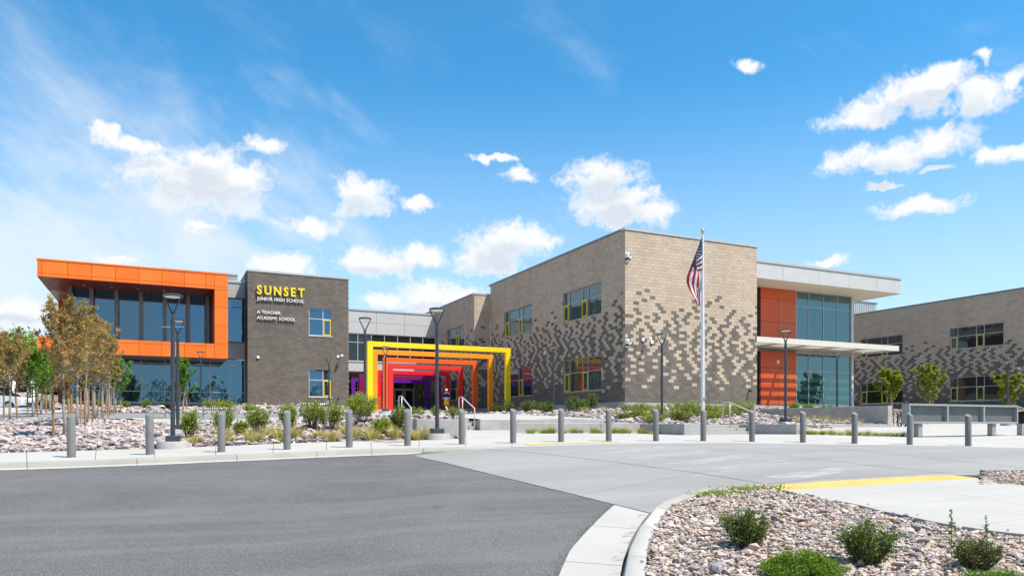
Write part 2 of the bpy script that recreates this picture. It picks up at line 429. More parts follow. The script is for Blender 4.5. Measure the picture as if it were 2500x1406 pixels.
def mat_worn(name, col, lo, hi, scale, a0=.10, a1=.62):
    """worn road paint: transparent where it has rubbed off"""
    m = bpy.data.materials.new(name); m.use_nodes = True; t = NT(m.node_tree)
    out = t.n('ShaderNodeOutputMaterial'); b = t.n('ShaderNodeBsdfPrincipled'); tr = t.n('ShaderNodeBsdfTransparent'); mx = t.n('ShaderNodeMixShader')
    g = t.n('ShaderNodeNewGeometry')
    n1 = t.noise(t.vmath('MULTIPLY', g.outputs['Position'], (.7, 1.6, 1)), scale, 8, .7, .3).outputs[0]
    b.inputs['Base Color'].default_value = col + (1,); b.inputs['Roughness'].default_value = .8
    t.link(t.ramp(n1, lo, hi, a0, a1), mx.inputs[0]); t.link(tr.outputs[0], mx.inputs[1]); t.link(b.outputs[0], mx.inputs[2]); t.link(mx.outputs[0], out.inputs[0])
    MAT[name] = m
mat_worn('worn_white', (.50, .50, .49), .38, .68, 2.2, .05, .55)
mat_worn('gutter_stain', (.22, .18, .13), .48, .70, 5., 0., .6)
def plain(name, col, rough=.4):
    return mat(name, col, rough, .03, 1.)
ARCH_COLS = [(.93, .60, .006), (.90, .29, .008), (.86, .115, .010), (.80, .030, .025), (.70, .010, .020), (.22, .004, .085), (.115, .008, .26)]
for i, c in enumerate(ARCH_COLS): plain('arch_%d' % i, c, .35)
# ------------------------------------------------------------------ terrain: two smooth height fields (heights relative to the eye)
class TPS:
    def __init__(s, pts, lam=.02):
        p = np.array(pts, float); s.p = p[:, :2]; n = len(p)
        d = np.linalg.norm(s.p[:, None] - s.p[None], axis=2); K = np.where(d > 0, d * d * np.log(d + 1e-12), 0)
        A = np.zeros((n + 3, n + 3)); A[:n, :n] = K + lam * np.eye(n); P = np.c_[np.ones(n), s.p]
        A[:n, n:] = P; A[n:, :n] = P.T
        s.w = np.linalg.solve(A, np.r_[p[:, 2], 0, 0, 0])
    def __call__(s, x, y):
        x = np.atleast_1d(np.asarray(x, float)); y = np.atleast_1d(np.asarray(y, float)); q = np.c_[x.ravel(), y.ravel()]
        o = np.zeros(len(q))
        for i in range(0, len(q), 20000):
            b = q[i:i + 20000]; d = np.linalg.norm(b[:, None] - s.p[None], axis=2); K = np.where(d > 0, d * d * np.log(d + 1e-12), 0)
            o[i:i + 20000] = K @ s.w[:-3] + s.w[-3] + b @ s.w[-2:]
        return o.reshape(x.shape)
def sstep(a, b, x):
    t = np.clip((np.asarray(x, float) - a) / (b - a), 0, 1); return t * t * (3 - 2 * t)
def curb(r): return .10 * sstep(-.6, -2.6, r)
BOL = [(-9.4, 15.8, -.68), (-8.03, 16.42, -.645), (-6.67, 17.0, -.61), (-5.36, 17.65, -.575), (-4.02, 18.3, -.54), (-2.68, 19.0, -.52), (-1.33, 19.65, -.50),
       (.03, 20.2, -.48), (1.37, 20.65, -.46), (2.75, 21.05, -.45), (4.18, 21.5, -.455), (5.63, 21.8, -.46), (7.13, 22.0, -.48), (8.68, 22.1, -.51),
       (10.2, 22.05, -.54), (11.76, 21.9, -.57), (13.4, 21.75, -.605)]
def pf(px, f, z): return ((px - CX) / FPX * f, f, z)
tp = []
for f in (-45, -15, 0, 5, 9, 12.5):
    for r in (-30, -16, -8, 0, 8, 16, 30):
        if f > 9 and abs(r) > 16: continue
        tp.append((r, f, -1.52 + (.0485 if f > 0 else .012) * f + curb(r)))
tp += BOL + [(r, f - 1.2, z - (.045 if r < -1 else .055)) for r, f, z in BOL]
tp += [pf(-700, 14, -.74), pf(60, 16.8, -.613), pf(300, 18.2, -.583), pf(700, 19.6, -.477), pf(1067, 21.7, -.4), pf(900, 20.8, -.44), pf(1150, 29.3, -.19), pf(1264, 26.1, -.266), pf(1700, 29, -.353),
       pf(1550, 27.8, -.30), pf(2245, 28, -.458), pf(2000, 25, -.34), pf(2050, 37, -.12), pf(2173, 39.5, -.087), pf(2400, 45, .03), pf(2600, 45, .0), pf(2600, 28, -.52), pf(2900, 22, -.72), pf(2900, 40, -.2), pf(1250, 40, .2)]
T_ = TPS(tp)
def T(r, f): return T_(r, f)                                  # pavement level
def Road(r, f): return T_(r, f) - curb(r)
def TW(X, Y): r, f = RF(np.asarray(X, float), np.asarray(Y, float)); return T_(r, f)
up = []
for px in (-350, 60, 300, 520):
    for f, z in ((22.6, -.36), (28, -.10), (35, .25), (42, .67), (53, 1.22), (62, 1.42)):
        r, f, z = pf(px, f, z); v = W(r, f); up.append((v.x, v.y, z))
for q in (pf(60, 16.8, -.613), pf(300, 18.2, -.583), pf(520, 18.9, -.53), pf(700, 19.6, -.477), pf(830, 20.4, -.46), pf(700, 25, -.2), pf(700, 31, .10), pf(700, 34, .34), pf(700, 40, .64), pf(700, 52, 1.15), pf(850, 30, .33), pf(850, 36, .5), pf(-700, 16, -.62)):
    v = W(q[0], q[1]); up.append((v.x, v.y, q[2]))
up += [(6.9, 21.5, .12), (4.5, 20.9, -.38), (4.2, 24, -.06), (8.4, 21.5, .15), (8.4, 28, .26), (12, 29, .28), (10, 35, .42), (15.5, 27, .22), (16, 40, .60), (18, 46, .72), (12, 45, .72), (23, 48.5, .74), (23, 51.6, .94), (23, 54.7, 1.09),
       (23, 57.9, 1.19), (13, 50, .85), (16, 57, 1.15), (20, 64, 1.38), (20, 73, 1.46), (11.4, 24, .05), (16.5, 24, .04), (18, 23.6, -.04), (21, 22.3, -.02), (25, 37.2, .93), (25, 45, .98), (25.2, 56, 1.15),
       (30, 37.2, 1.05), (35.5, 37.2, 1.15), (30, 30, .45), (24, 30, .42), (20, 30, .40), (28, 27.2, .02), (34.5, 27.2, .04), (34.7, 33.4, .275), (6, 58, 1.36), (12, 58.5, 1.36), (-8, 60, 1.38), (24, 24, .02), (21, 21, -.05)]
U_ = TPS(up)
def U(X, Y): return U_(X, Y)
def Utop(X, Y): return float(U_(X, Y)[0]) + H0
def Ttop(X, Y): return float(TW(X, Y)[0]) + H0

def gp(px, py, off=0., surf=None, f0=3.5, f1=80):
    """ground point seen at a pixel of the photograph (bisected along the sight line)"""
    surf = surf or T; k = (px - CX) / FPX; s = -(py - HY) / FPX
    fs = np.linspace(f0, f1, 400); d = s * fs - (surf(k * fs, fs) + off)
    i = np.argmax(d <= 0)
    if d[i] > 0: i = len(fs) - 1
    a, b = fs[max(i - 1, 0)], fs[i]
    for _ in range(30):
        m = (a + b) / 2
        if s * m - float(surf(np.array([k * m]), np.array([m]))[0]) - off > 0: a = m
        else: b = m
    return k * b, b
def resample(pts, n):
    p = np.array(pts, float); d = np.r_[0, np.cumsum(np.linalg.norm(np.diff(p, axis=0), axis=1))]; t = np.linspace(0, d[-1], n)
    return np.c_[tuple(np.interp(t, d, p[:, i]) for i in range(p.shape[1]))]
def smooth_curve(pts, n, it=3):
    p = resample(pts, max(n, 60))
    for _ in range(it * 6):
        q = p.copy(); q[1:-1] = (p[:-2] + 2 * p[1:-1] + p[2:]) / 4; p = q
    return resample(p, n)
def drape(A, B, nu, surf, off):
    """rows between two (r,f) curves A and B laid on a height field"""
    rows = []
    for j in range(nu + 1):
        t = j / nu; c = A * (1 - t) + B * t
        z = surf(c[:, 0], c[:, 1]) + off + H0
        rows.append([W(c[i, 0], c[i, 1], z[i]) for i in range(len(c))])
    return rows
def slab_mesh(A, B, nu, surf, off, depth=.12):
    mb = MB(); rows = drape(A, B, nu, surf, off); mb.grid(rows)
    low = [[p - Vector((0, 0, depth)) for p in rows[0]], rows[0]]; mb.grid(low)
    low = [rows[-1], [p - Vector((0, 0, depth)) for p in rows[-1]]]; mb.grid(low)
    mb.grid([[rw[0] - Vector((0, 0, depth)) for rw in rows], [rw[0] for rw in rows]])
    mb.grid([[rw[-1] for rw in rows], [rw[-1] - Vector((0, 0, depth)) for rw in rows]])
    return mb
def ribbon(pts, width, surf, off, n=24):
    c = resample(pts, n); d = np.gradient(c, axis=0); nrm = np.c_[-d[:, 1], d[:, 0]]; nrm /= np.linalg.norm(nrm, axis=1)[:, None] + 1e-9
    return MB().grid(drape(c - nrm * width / 2, c + nrm * width / 2, 1, surf, off))
def struct(o): o['kind'] = 'structure'; return o

# base ground out to the horizon
def ground_sheet():
    rr = np.r_[-900, -500, -250, -120, np.arange(-70, 71, 3.5), 120, 250, 500, 900]; ff = np.r_[-700, -300, -150, np.arange(-70, 141, 3.5), 200, 300, 500, 900]
    Rg, Fg = np.meshgrid(rr, ff); Rc = np.clip(Rg, -28, 34); Fc = np.clip(Fg, -40, 70)
    t = T(Rc, np.clip(Fc, -40, 44)); X = Rg * CA + Fg * SA; Y = -Rg * SA + Fg * CA
    w = sstep(66, 95, Fg)
    z = (t - .5) * (1 - w) + w * .6
    back = sstep(-60, -200, Fg); z = z + back * 6.0 + sstep(180, 500, Fg) * 2
    rows = [[(X[i, j], Y[i, j], z[i, j] + H0) for j in range(len(rr))] for i in range(len(ff))]
    o = MB().grid(rows).build('ground', MAT['earth'], smooth=True); struct(o)
ground_sheet()

# asphalt
def asphalt():
    n = 170
    B = np.array([gp(px, py, 0, Road) for px, py in ((-700, 1160), (-200, 1146), (0, 1138.5), (500, 1121), (1000, 1099), (1100, 1104))])
    B = smooth_curve(np.r_[[[-45, 3.]], B, [[3.0, 17.2]], [[8, 12.]], [[22, 9]]], n, 1)
    A = np.c_[np.linspace(-45, 22, n), np.full(n, -40.)]
    M_ = np.c_[np.linspace(-40, 16, n), np.full(n, 2.5)]
    mb = MB().grid(drape(A, M_, 14, Road, -.005)).grid(drape(M_, B, 60, Road, -.005))
    struct(mb.build('asphalt_road', MAT['asphalt'], smooth=True))
asphalt()

# concrete drive with joints and worn crossing
CURB_PX = [(1512, 1430), (1519, 1385), (1532, 1334), (1560, 1283), (1594, 1241)]
ISL_OUT = [(1594, 1241), (1632, 1225), (1672, 1209), (1722, 1194), (1787, 1184), (1862, 1176)]
def concrete_road():
    A = [gp(px, py, 0, Road) for px, py in ((1018, 1114.5), (1140, 1143), (1260, 1172), (1380, 1201), (1500, 1231), (1586, 1252), (1640, 1243), (1672, 1230), (1722, 1212), (1787, 1200), (1862, 1190), (1920, 1184), (2000, 1177), (2160, 1168), (2316, 1160), (2500, 1157.5), (2800, 1156), (3300, 1160))]
    B = [gp(px, py, 0, Road) for px, py in ((1012, 1111.5), (1060, 1106), (1100, 1102.5), (1160, 1098), (1230, 1093.5), (1300, 1090), (1400, 1086.5), (1500, 1083.5), (1600, 1081.5), (1800, 1081.8), (2000, 1084), (2200, 1087), (2400, 1091), (2600, 1096), (2900, 1106), (3300, 1120))]
    A = resample(A, 220); B = smooth_curve(B, 220, 1); jr = np.random.RandomState(4); A[:80] += jr.normal(0, .006, (80, 2))
    o = struct(slab_mesh(A, B, 40, Road, .004, .03).build('concrete_road', MAT['concrete_road'], smooth=True))
    def rb(pts, w=.022): ribbon([gp(px, py, 0, Road) for px, py in pts], w, Road, .0075).build('expansion_joint', MAT['joint'], o)
    rb([(1180, 1096), (1300, 1105), (1500, 1128), (1700, 1154), (1862, 1180)]); rb([(1640, 1084), (1850, 1105), (2100, 1133), (2330, 1158)], .016)
    rb([(1960, 1085), (2150, 1105), (2500, 1142)], .016); rb([(1500, 1231), (1586, 1252.5)], .03); rb([(1862, 1183), (2000, 1169), (2300, 1153), (2560, 1149)], .012)
    rb([(1430, 1206), (1700, 1154), (2000, 1118), (2500, 1101)], .006)
    st = [((1450, 1109), (1610, 1091), (1660, 1094), (1496, 1112.5)), ((1528, 1120), (1710, 1100), (1742, 1103.5), (1576, 1125.5)), ((1626, 1132.5), (1805, 1110), (1842, 1115.5), (1676, 1138.5)),
          ((1730, 1147), (1905, 1122), (1962, 1128), (1790, 1155)), ((1859, 1165), (2080, 1136), (2140, 1142), (1935, 1173))]
    for q in st:
        p = [np.array(gp(a, b, 0, Road)) for a, b in q]
        MB().grid(drape(resample([p[0], p[1]], 20), resample([p[3], p[2]], 20), 4, Road, .009)).build('crossing_stripe', MAT['worn_white'], o)
    return o
concrete_road()

# left kerb, gutter and sidewalk, slab by slab
KERB_TOP = [(-500, 1147), (-150, 1134.5), (0, 1130), (173, 1125.5), (350, 1119), (538, 1111.5), (700, 1105), (852, 1099), (1000, 1094.5), (1100, 1092), (1180, 1091.5), (1250, 1091)]
def left_side():
    K = smooth_curve([gp(a, b) for a, b in KERB_TOP], 130, 1)
    bk = [(-500, 1117), (-150, 1108.5), (0, 1105), (60, 1103.5), (300, 1096), (500, 1090), (700, 1082), (900, 1075.5), (1000, 1073), (1130, 1070.5), (1250, 1069)]
    Bk = smooth_curve([gp(a, b) for a, b in bk], 130, 1)
    base = MB().grid(drape(K + (Bk - K) * .02, Bk, 6, T, -.02)).build('sidewalk', MAT['joint']); struct(base)
    Ki = K + (Bk - K) * .075
    edges = np.linspace(0, 129, 13).astype(int)
    for a, b in zip(edges[:-1], edges[1:]):
        A = resample(Ki[a:b + 1], 16); B = resample(Bk[a:b + 1], 16)
        A = A + (A[-1] - A[0]) / np.linalg.norm(A[-1] - A[0]) * np.linspace(.006, -.006, 16)[:, None]; B = B + (B[-1] - B[0]) / np.linalg.norm(B[-1] - B[0]) * np.linspace(.006, -.006, 16)[:, None]
        slab_mesh(A, B, 6, T, 0, .05).build('slab', MAT['concrete_walk'], base)
    # kerb stones with face and gutter pan
    kb = struct(MB().grid(drape(K * 1.004, K, 1, T, -.12)).build('kerb', MAT['joint']))
    edges = np.array([0, 16, 32, 50, 68, 84, 96, 108, 129])
    nrm = (K - Ki); nrm /= np.linalg.norm(nrm, axis=1)[:, None]
    for a, b in zip(edges[:-1], edges[1:]):
        n = 24; k = resample(K[a:b + 1], n); nn = resample(nrm[a:b + 1], n); ki = resample(Ki[a:b + 1], n)
        sh = np.linspace(.005, -.005, n)[:, None] * (k[-1] - k[0]) / np.linalg.norm(k[-1] - k[0])
        k = k + sh; ki = ki + sh
        zt = T(k[:, 0], k[:, 1]) + H0; h = curb(k[:, 0]) + .03
        rows = []
        def row(c, z): rows.append([W(c[i, 0], c[i, 1], z[i]) for i in range(n)])
        row(ki + nn * -.0, T(ki[:, 0], ki[:, 1]) + H0 - .03); row(ki, T(ki[:, 0], ki[:, 1]) + H0 + .001); row(k - nn * .02, zt + .001); row(k, zt - .018 * np.minimum(1, h / .12)); row(k + nn * .03, zt - h); row(k + nn * .06, zt - h - .06)
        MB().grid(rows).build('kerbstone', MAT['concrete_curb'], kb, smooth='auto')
        m = k[:, 0] < -2.2
        if m.sum() > 3:
            kk = k[m]; n2 = nn[m]
            MB().grid(drape(kk + n2 * .028, kk + n2 * .48, 3, Road, .002)).build('gutter_pan', MAT['concrete_walk'], kb, smooth=True)
left_side()

# wide pavement and plaza on the right
PLZ_F = [(1250, 1091), (1300, 1089), (1400, 1086), (1500, 1083), (1600, 1081), (1800, 1081.3), (2000, 1083.5), (2200, 1086.5), (2400, 1090.5), (2600, 1095.5), (2900, 1105.5), (3300, 1119)]
def plaza():
    Fr = smooth_curve([gp(a, b) for a, b in PLZ_F], 80, 1)
    Bk = smooth_curve([gp(a, b) for a, b in ((1250, 1069), (1400, 1067.5), (1600, 1067.5), (1800, 1068), (2000, 1069.5), (2200, 1073), (2400, 1077), (2600, 1081), (2900, 1089), (3300, 1098))], 80, 1)
    base = struct(MB().grid(drape(Fr, Bk, 6, T, -.02)).build('plaza_pavement', MAT['joint']))
    e = np.linspace(0, 79, 11).astype(int)
    for a, b in zip(e[:-1], e[1:]):
        A = resample(Fr[a:b + 1], 14); B = resample(Bk[a:b + 1], 14)
        sh = np.linspace(.005, -.005, 14)[:, None]
        A = A + sh * (A[-1] - A[0]) / np.linalg.norm(A[-1] - A[0]); B = B + sh * (B[-1] - B[0]) / np.linalg.norm(B[-1] - B[0])
        slab_mesh(A, B, 6, T, 0, .05).build('slab', MAT['concrete_walk'], base)
    # plaza behind it, laid in world axes
    xs = np.arange(8.0, 62, 1.0); poly_rows = []
    A = smooth_curve([gp(a, b) for a, b in ((1130, 1070.8), (1250, 1069.3), (1400, 1067.8), (1600, 1067.8), (1800, 1068.3), (2000, 1069.8), (2200, 1073.3), (2400, 1077.3), (2600, 1081.3), (2900, 1089.3), (3300, 1098.3))], 70, 1)
    B = np.array([RF(8.3 + (x - 0) * 52 / 69, 28.5) if x < 30 else RF(8.3 + x * 52 / 69, 28.5 + (x - 30) * .35) for x in range(70)])
    o = struct(MB().grid(drape(A, B, 30, T, -.002)).build('plaza', MAT['concrete_walk'], smooth=True))
    for (a, b) in (((12.5, 15.5), (12.5, 23)), ((16, 14), (16, 20)), ((21, 12), (21, 19.6)), ((26, 11.5), (26, 26)), ((31, 12), (31, 27)), ((36, 14), (36, 27)), ((22, 17.5), (44, 17.5)), ((22, 22), (44, 22))):
        ribbon([RF(*a), RF(*b)], .012, T, .003).build('expansion_joint', MAT['gutter_stain'], o)
    # yellow warning strip at the flush kerb
    A = resample([gp(a, b) for a, b in ((1278, 1083.5), (1340, 1081.8), (1420, 1080), (1490, 1079))], 40); Bq = resample([gp(a, b) for a, b in ((1290, 1086), (1350, 1084), (1430, 1081.6), (1525, 1079.6))], 40)
    ys = struct(MB().grid(drape(A, Bq, 4, T, .008)).build('warning_strip', MAT['yellow_tactile']))
plaza()

# ---- foreground island: kerb, tactile ramp, walk
def Isl(r, f): return Road(r, f) + .12
def island():
    out_low = [gp(px, py, .0, Road) for px, py in ((1508, 1460), (1512, 1420), (1520, 1372), (1538, 1320), (1566, 1275), (1597, 1240))]
    top_in = [gp(px, py, 0, Isl) for px, py in ((1571, 1460), (1573, 1406), (1581, 1327), (1603, 1277), (1626, 1243))]
    top_out = [gp(px, py, 0, Isl) for px, py in ((1517, 1460), (1524, 1406), (1537, 1334), (1563, 1282), (1600, 1236))]
    far_in = [gp(px, py, 0, Isl) for px, py in ((1626, 1243), (1640, 1231), (1672, 1215), (1722, 1198), (1787, 1187), (1861, 1177.5))]
    far_out = [gp(px, py, 0, Isl) for px, py in ((1600, 1236), (1618, 1223), (1655, 1207), (1712, 1191), (1780, 1180.5), (1858, 1172.5))]
    kb = struct(MB().grid(drape(resample(out_low, 30), resample(top_in, 30), 1, Road, -.06)).build('island_kerb', MAT['joint']))
    def stone(o_, i_, a, b, fade=False):
        n = 20; to = smooth_curve(o_, 81, 1)[a:b + 1]; ti = smooth_curve(i_, 81, 1)[a:b + 1]; to = resample(to, n); ti = resample(ti, n); q_ = np.linspace(.004, -.004, n)[:, None]; to = to + q_ * (to[-1] - to[0]) / np.linalg.norm(to[-1] - to[0]); ti = ti + q_ * (ti[-1] - ti[0]) / np.linalg.norm(ti[-1] - ti[0])
        nn = to - ti; nn /= np.linalg.norm(nn, axis=1)[:, None]
        h = np.full(n, .12) if not fade else np.linspace(*fade, n) * .12
        rows = []
        def row(c, z): rows.append([W(c[i, 0], c[i, 1], z[i]) for i in range(n)])
        R0 = lambda c: Road(c[:, 0], c[:, 1]) + H0
        row(ti, R0(ti) - .08); row(ti, R0(ti) + h - .006); row(ti + nn * .015, R0(ti) + h); row(to - nn * .03, R0(to) + h); row(to, R0(to) + h - .015); row(to + nn * .035, R0(to) - .005)
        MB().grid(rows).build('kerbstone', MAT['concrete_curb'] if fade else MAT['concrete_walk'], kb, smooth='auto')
    stone(top_out, top_in, 0, 26); stone(top_out, top_in, 26, 54); stone(top_out, top_in, 54, 80)
    stone(far_out, far_in, 0, 40, (1, .9)); stone(far_out, far_in, 40, 80, (.9, .55))
    # gutter pan next to the asphalt
    ga = smooth_curve([gp(px, py, 0, Road) for px, py in ((1352, 1450), (1363.6, 1406), (1391, 1344), (1420, 1310), (1468, 1260), (1500, 1232))], 60, 1)
    gb = smooth_curve(out_low, 60, 1)
    for a, b in ((0, 14), (14, 38), (38, 60)):
        A = ga[a:min(b + 1, 60)]; B = gb[a:min(b + 1, 60)]
        A = resample(A, 14); B = resample(B, 14); sh = np.linspace(.004, -.004, 14)[:, None]
        MB().grid(drape(A + sh * (A[-1] - A[0]), B + sh * (B[-1] - B[0]), 6, Road, .003)).build('gutter_pan', MAT['concrete_walk'], kb, smooth=True)
    m = gb + (ga - gb) * .20
    MB().grid(drape(m[:52], gb[:52], 5, Road, .0065)).build('dirt_stain', MAT['gutter_stain'], kb)
    # ramp walk: tactile strip then slabs
    t0 = [gp(px, py, .01, Road) for px, py in ((1884, 1185), (2000, 1175.5), (2160, 1166), (2316, 1158.5))]
    t1 = [gp(px, py, .01, Road) for px, py in ((1912, 1197.5), (2000, 1192), (2200, 1180), (2388, 1166.5))]
    tp_ = struct(MB().grid(drape(resample(t0, 50), resample(t1, 50), 4, Road, .006)).build('tactile_strip', MAT['joint']))
    A = resample(t0, 121); B = resample(t1, 121); dome_v, dome_f = [], []
    for k in range(10):
        a, b = k * 12, k * 12 + 12
        aa = resample(A[a:b + 1], 8); bb = resample(B[a:b + 1], 8); sh = np.linspace(.003, -.003, 8)[:, None]
        u = (aa[-1] - aa[0]) / np.linalg.norm(aa[-1] - aa[0])
        mb = slab_mesh(aa + sh * u, bb + sh * u, 4, Road, .012, .01)
        for i in range(12):
            for j in range(11):
                c = (A[a + i] + A[a + i + 1]) / 2; d = (B[a + i] + B[a + i + 1]) / 2; q = c + (d - c) * (j + .5) / 11
                z = float(Road(q[:1], q[1:])[0]) + H0 + .011; p = W(q[0], q[1], z)
                mb.lathe([(.017, 0), (.012, .006)], p, 6)
        mb.build('tactile_tile', MAT['yellow_tactile'], tp_)
    w0 = [gp(px, py, .0, Isl) for px, py in ((1900, 1190), (1975, 1204), (2062, 1223), (2150, 1246), (2300, 1277), (2420, 1295), (2600, 1315), (2800, 1345))]
    w1 = [gp(px, py, .0, Isl) for px, py in ((2384, 1162), (2400, 1163.5), (2450, 1170), (2520, 1180), (2600, 1190), (2700, 1205), (2850, 1225), (3100, 1270))]
    w0[0] = t1[0]; w1[0] = t1[-1]
    def Ramp(r, f):
        d = np.min(np.linalg.norm(np.c_[np.ravel(r), np.ravel(f)][:, None] - resample(t1, 40)[None], axis=2), axis=1).reshape(np.shape(r))
        return Road(r, f) + .012 + .11 * sstep(0, 2.2, d)
    A = resample(w0, 60); B = resample(w1, 60)
    base = struct(MB().grid(drape(A, B, 20, Ramp, -.02)).build('ramp_walk', MAT['joint']))
    for a, b in ((0, 13), (13, 27), (27, 42), (42, 59)):
        for u0, u1 in ((0, .5), (.5, 1)):
            P = A + (B - A) * u0; Q = A + (B - A) * u1; P = resample(P[a:b + 1], 12); Q = resample(Q[a:b + 1], 12); sh = np.linspace(.003, -.003, 12)[:, None]
            g = (Q - P); g /= np.linalg.norm(g, axis=1)[:, None]
            slab_mesh(P + sh * (P[-1] - P[0]) + g * .003, Q + sh * (Q[-1] - Q[0]) - g * .003, 10, Ramp, 0, .06).build('slab', MAT['concrete_walk'], base)
    # kerb behind the small gravel strip at the right
    k0 = resample([gp(px, py, 0, Road) for px, py in ((2392, 1157.2), (2500, 1156.6), (2900, 1156))], 16)
    kk = k0 + np.array([[0, -.12]])
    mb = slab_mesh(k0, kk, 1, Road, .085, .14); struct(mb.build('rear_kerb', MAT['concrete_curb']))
    return [W(r, f) for r, f in w0]
ISL_WALK = island()
# ------------------------------------------------------------------ buildings
CH, CL, JT = .2032, .4064, .010
ZB = H0 + 1.46; NC = 51; ZT = ZB + NC * CH
class Loc:
    """local wall frame: a along the wall, d outwards, z up. axis 'Y': wall in plane Y=c facing -Y; 'X': plane X=c facing -X"""
    def __init__(s, axis, c): s.axis = axis; s.c = c
    def p(s, a, d, z): return (a, s.c - d, z) if s.axis == 'Y' else (s.c - d, a, z)
    def box(s, mb, a0, a1, d0, d1, z0, z1, m=0):
        p = s.p(a0, d0, z0); q = s.p(a1, d1, z1)
        mb.box(min(p[0], q[0]), max(p[0], q[0]), min(p[1], q[1]), max(p[1], q[1]), z0, z1, m)
def zc(k): return ZB + k * CH                                   # top of course k

_acc = {}
def pattern(a, k, seed):
    """True where a block is dark: solid at the foot, thinning out upwards in loose chevrons"""
    w = .5 * math.sin(a * 1.15 + seed) * math.sin(k * .30 + seed * 2) + .5 * math.sin((a * .8 + k * .23) * 1.9 + seed)
    pr = float(np.interp(k + .9 * w, [3.2, 4.6, 6.5, 9, 13, 17, 21, 24.5, 27.5, 30.5, 33, 34], [1, .92, .80, .72, .63, .56, .50, .41, .27, .11, .035, 0]))
    if pr >= .999: return True
    if pr <= .01: return False
    # masons spread the two colours along each course, so runs stay short
    a_ = _acc.get((seed, k), random.random()) + pr + random.uniform(-.30, .30)
    d = a_ >= 1.0; _acc[(seed, k)] = a_ - 1.0 if d else max(a_, 0.) if pr > .06 else a_ * .97
    return d

_blk = {}
def block_shared(axis, dark, mt):
    key = (axis, mt)
    if key not in _blk:
        mb = MB(); a, h = (CL - JT) / 2, (CH - JT) / 2
        L = Loc(axis, 0); L.box(mb, -a, a, -.03, .013, -h, h)
        o = mb.build('block', MAT[mt]); me = o.data; bpy.data.objects.remove(o); _blk[key] = me
    return _blk[key]

def block_wall(root, name, axis, c, a0, a1, z0, z1, holes=(), style='mix', seed=1., single=0, mortar='mortar_light', near=None, thick=.3):
    L = Loc(axis, c)
    # backing with openings
    As = sorted({a0, a1, *[h[0] for h in holes], *[h[1] for h in holes]}); Zs = sorted({z0, z1, *[h[2] for h in holes], *[h[3] for h in holes]})
    mb = MB()
    for i in range(len(As) - 1):
        run = None
        for j in range(len(Zs) - 1):
            am, zm = (As[i] + As[i + 1]) / 2, (Zs[j] + Zs[j + 1]) / 2
            hole = any(h[0] < am < h[1] and h[2] < zm < h[3] for h in holes)
            if not hole: L.box(mb, As[i], As[i + 1], -thick, 0, Zs[j], Zs[j + 1])
    wall = mb.build(name, MAT[mortar], root)
    # blocks
    lst = []; nk = int(round((z1 - z0) / CH)); n = int((a1 - a0) / CL) + 3
    for k in range(nk):
        zz0, zz1 = z0 + k * CH, z0 + (k + 1) * CH; off = 0 if k % 2 == 0 else -CL / 2
        kg = int(round((zz0 - ZB) / CH))
        for i in range(n):
            b0 = a0 + off + i * CL; b1 = b0 + CL; b0c, b1c = max(b0, a0), min(b1, a1)
            if b1c - b0c < .06: continue
            dark = True if style == 'dark' else pattern((b0 + b1) / 2, kg, seed)
            segs = [(b0c, b1c)]
            for h in holes:
                if h[2] < (zz0 + zz1) / 2 < h[3]:
                    ns = []
                    for s0, s1 in segs:
                        if s1 <= h[0] + .001 or s0 >= h[1] - .001: ns.append((s0, s1)); continue
                        if h[0] - s0 > .06: ns.append((s0, h[0]))
                        if s1 - h[1] > .06: ns.append((h[1], s1))
                    segs = ns
            for s0, s1 in segs: lst.append((s0, s1, zz0, zz1, dark))
    dm = 'block_brown' if style == 'dark' else 'block_dark'
    full = [i for i, b in enumerate(lst) if b[1] - b[0] > CL - .002]
    if single:
        def dist(i):
            b = lst[i]; p = L.p((b[0] + b[1]) / 2, 0, (b[2] + b[3]) / 2); return p[0] ** 2 + p[1] ** 2 + (p[2] - H0) ** 2
        pick = set(sorted(full, key=dist)[:single])
    else: pick = set()
    for i in sorted(pick):
        b = lst[i]; o = bpy.data.objects.new('block', block_shared(axis, b[4], dm if b[4] else 'block_light')); COL.objects.link(o)
        o.location = L.p((b[0] + b[1]) / 2, 0, (b[2] + b[3]) / 2); attach(o, wall)
    rest = [b for i, b in enumerate(lst) if i not in pick]
    A = np.array([(b[0] + JT / 2, b[1] - JT / 2, b[2] + JT / 2, b[3] - JT / 2) for b in rest]); N = len(A)
    V = np.zeros((N, 8, 3)); D = (0., .013)
    rr = np.random.RandomState(int(seed * 10)); prd = .013 + rr.uniform(-.0025, .0025, N)
    for q, (ai, zi, di) in enumerate(((0, 2, 0), (1, 2, 0), (1, 3, 0), (0, 3, 0), (0, 2, 1), (1, 2, 1), (1, 3, 1), (0, 3, 1))):
        a_ = A[:, ai]; z_ = A[:, zi]; d_ = np.zeros(N) - .02 if di == 0 else prd
        V[:, q] = np.c_[a_, c - d_, z_] if axis == 'Y' else np.c_[c - d_, a_, z_]
    fq = np.array([(4, 5, 6, 7), (0, 1, 5, 4), (1, 2, 6, 5), (2, 3, 7, 6), (3, 0, 4, 7)])
    if axis == 'X': fq = fq[:, ::-1]
    Fc = (fq[None] + (np.arange(N) * 8)[:, None, None]).reshape(-1, 4)
    mi = np.repeat([1 if b[4] else 0 for b in rest], 5); rnd = np.repeat(rr.uniform(0, 1, N), 5)
    o = np_mesh('blockwork', V.reshape(-1, 3), Fc, [MAT['block_light'], MAT[dm]], wall, mi=mi, rnd=rnd); o['kind'] = 'stuff'
    return wall

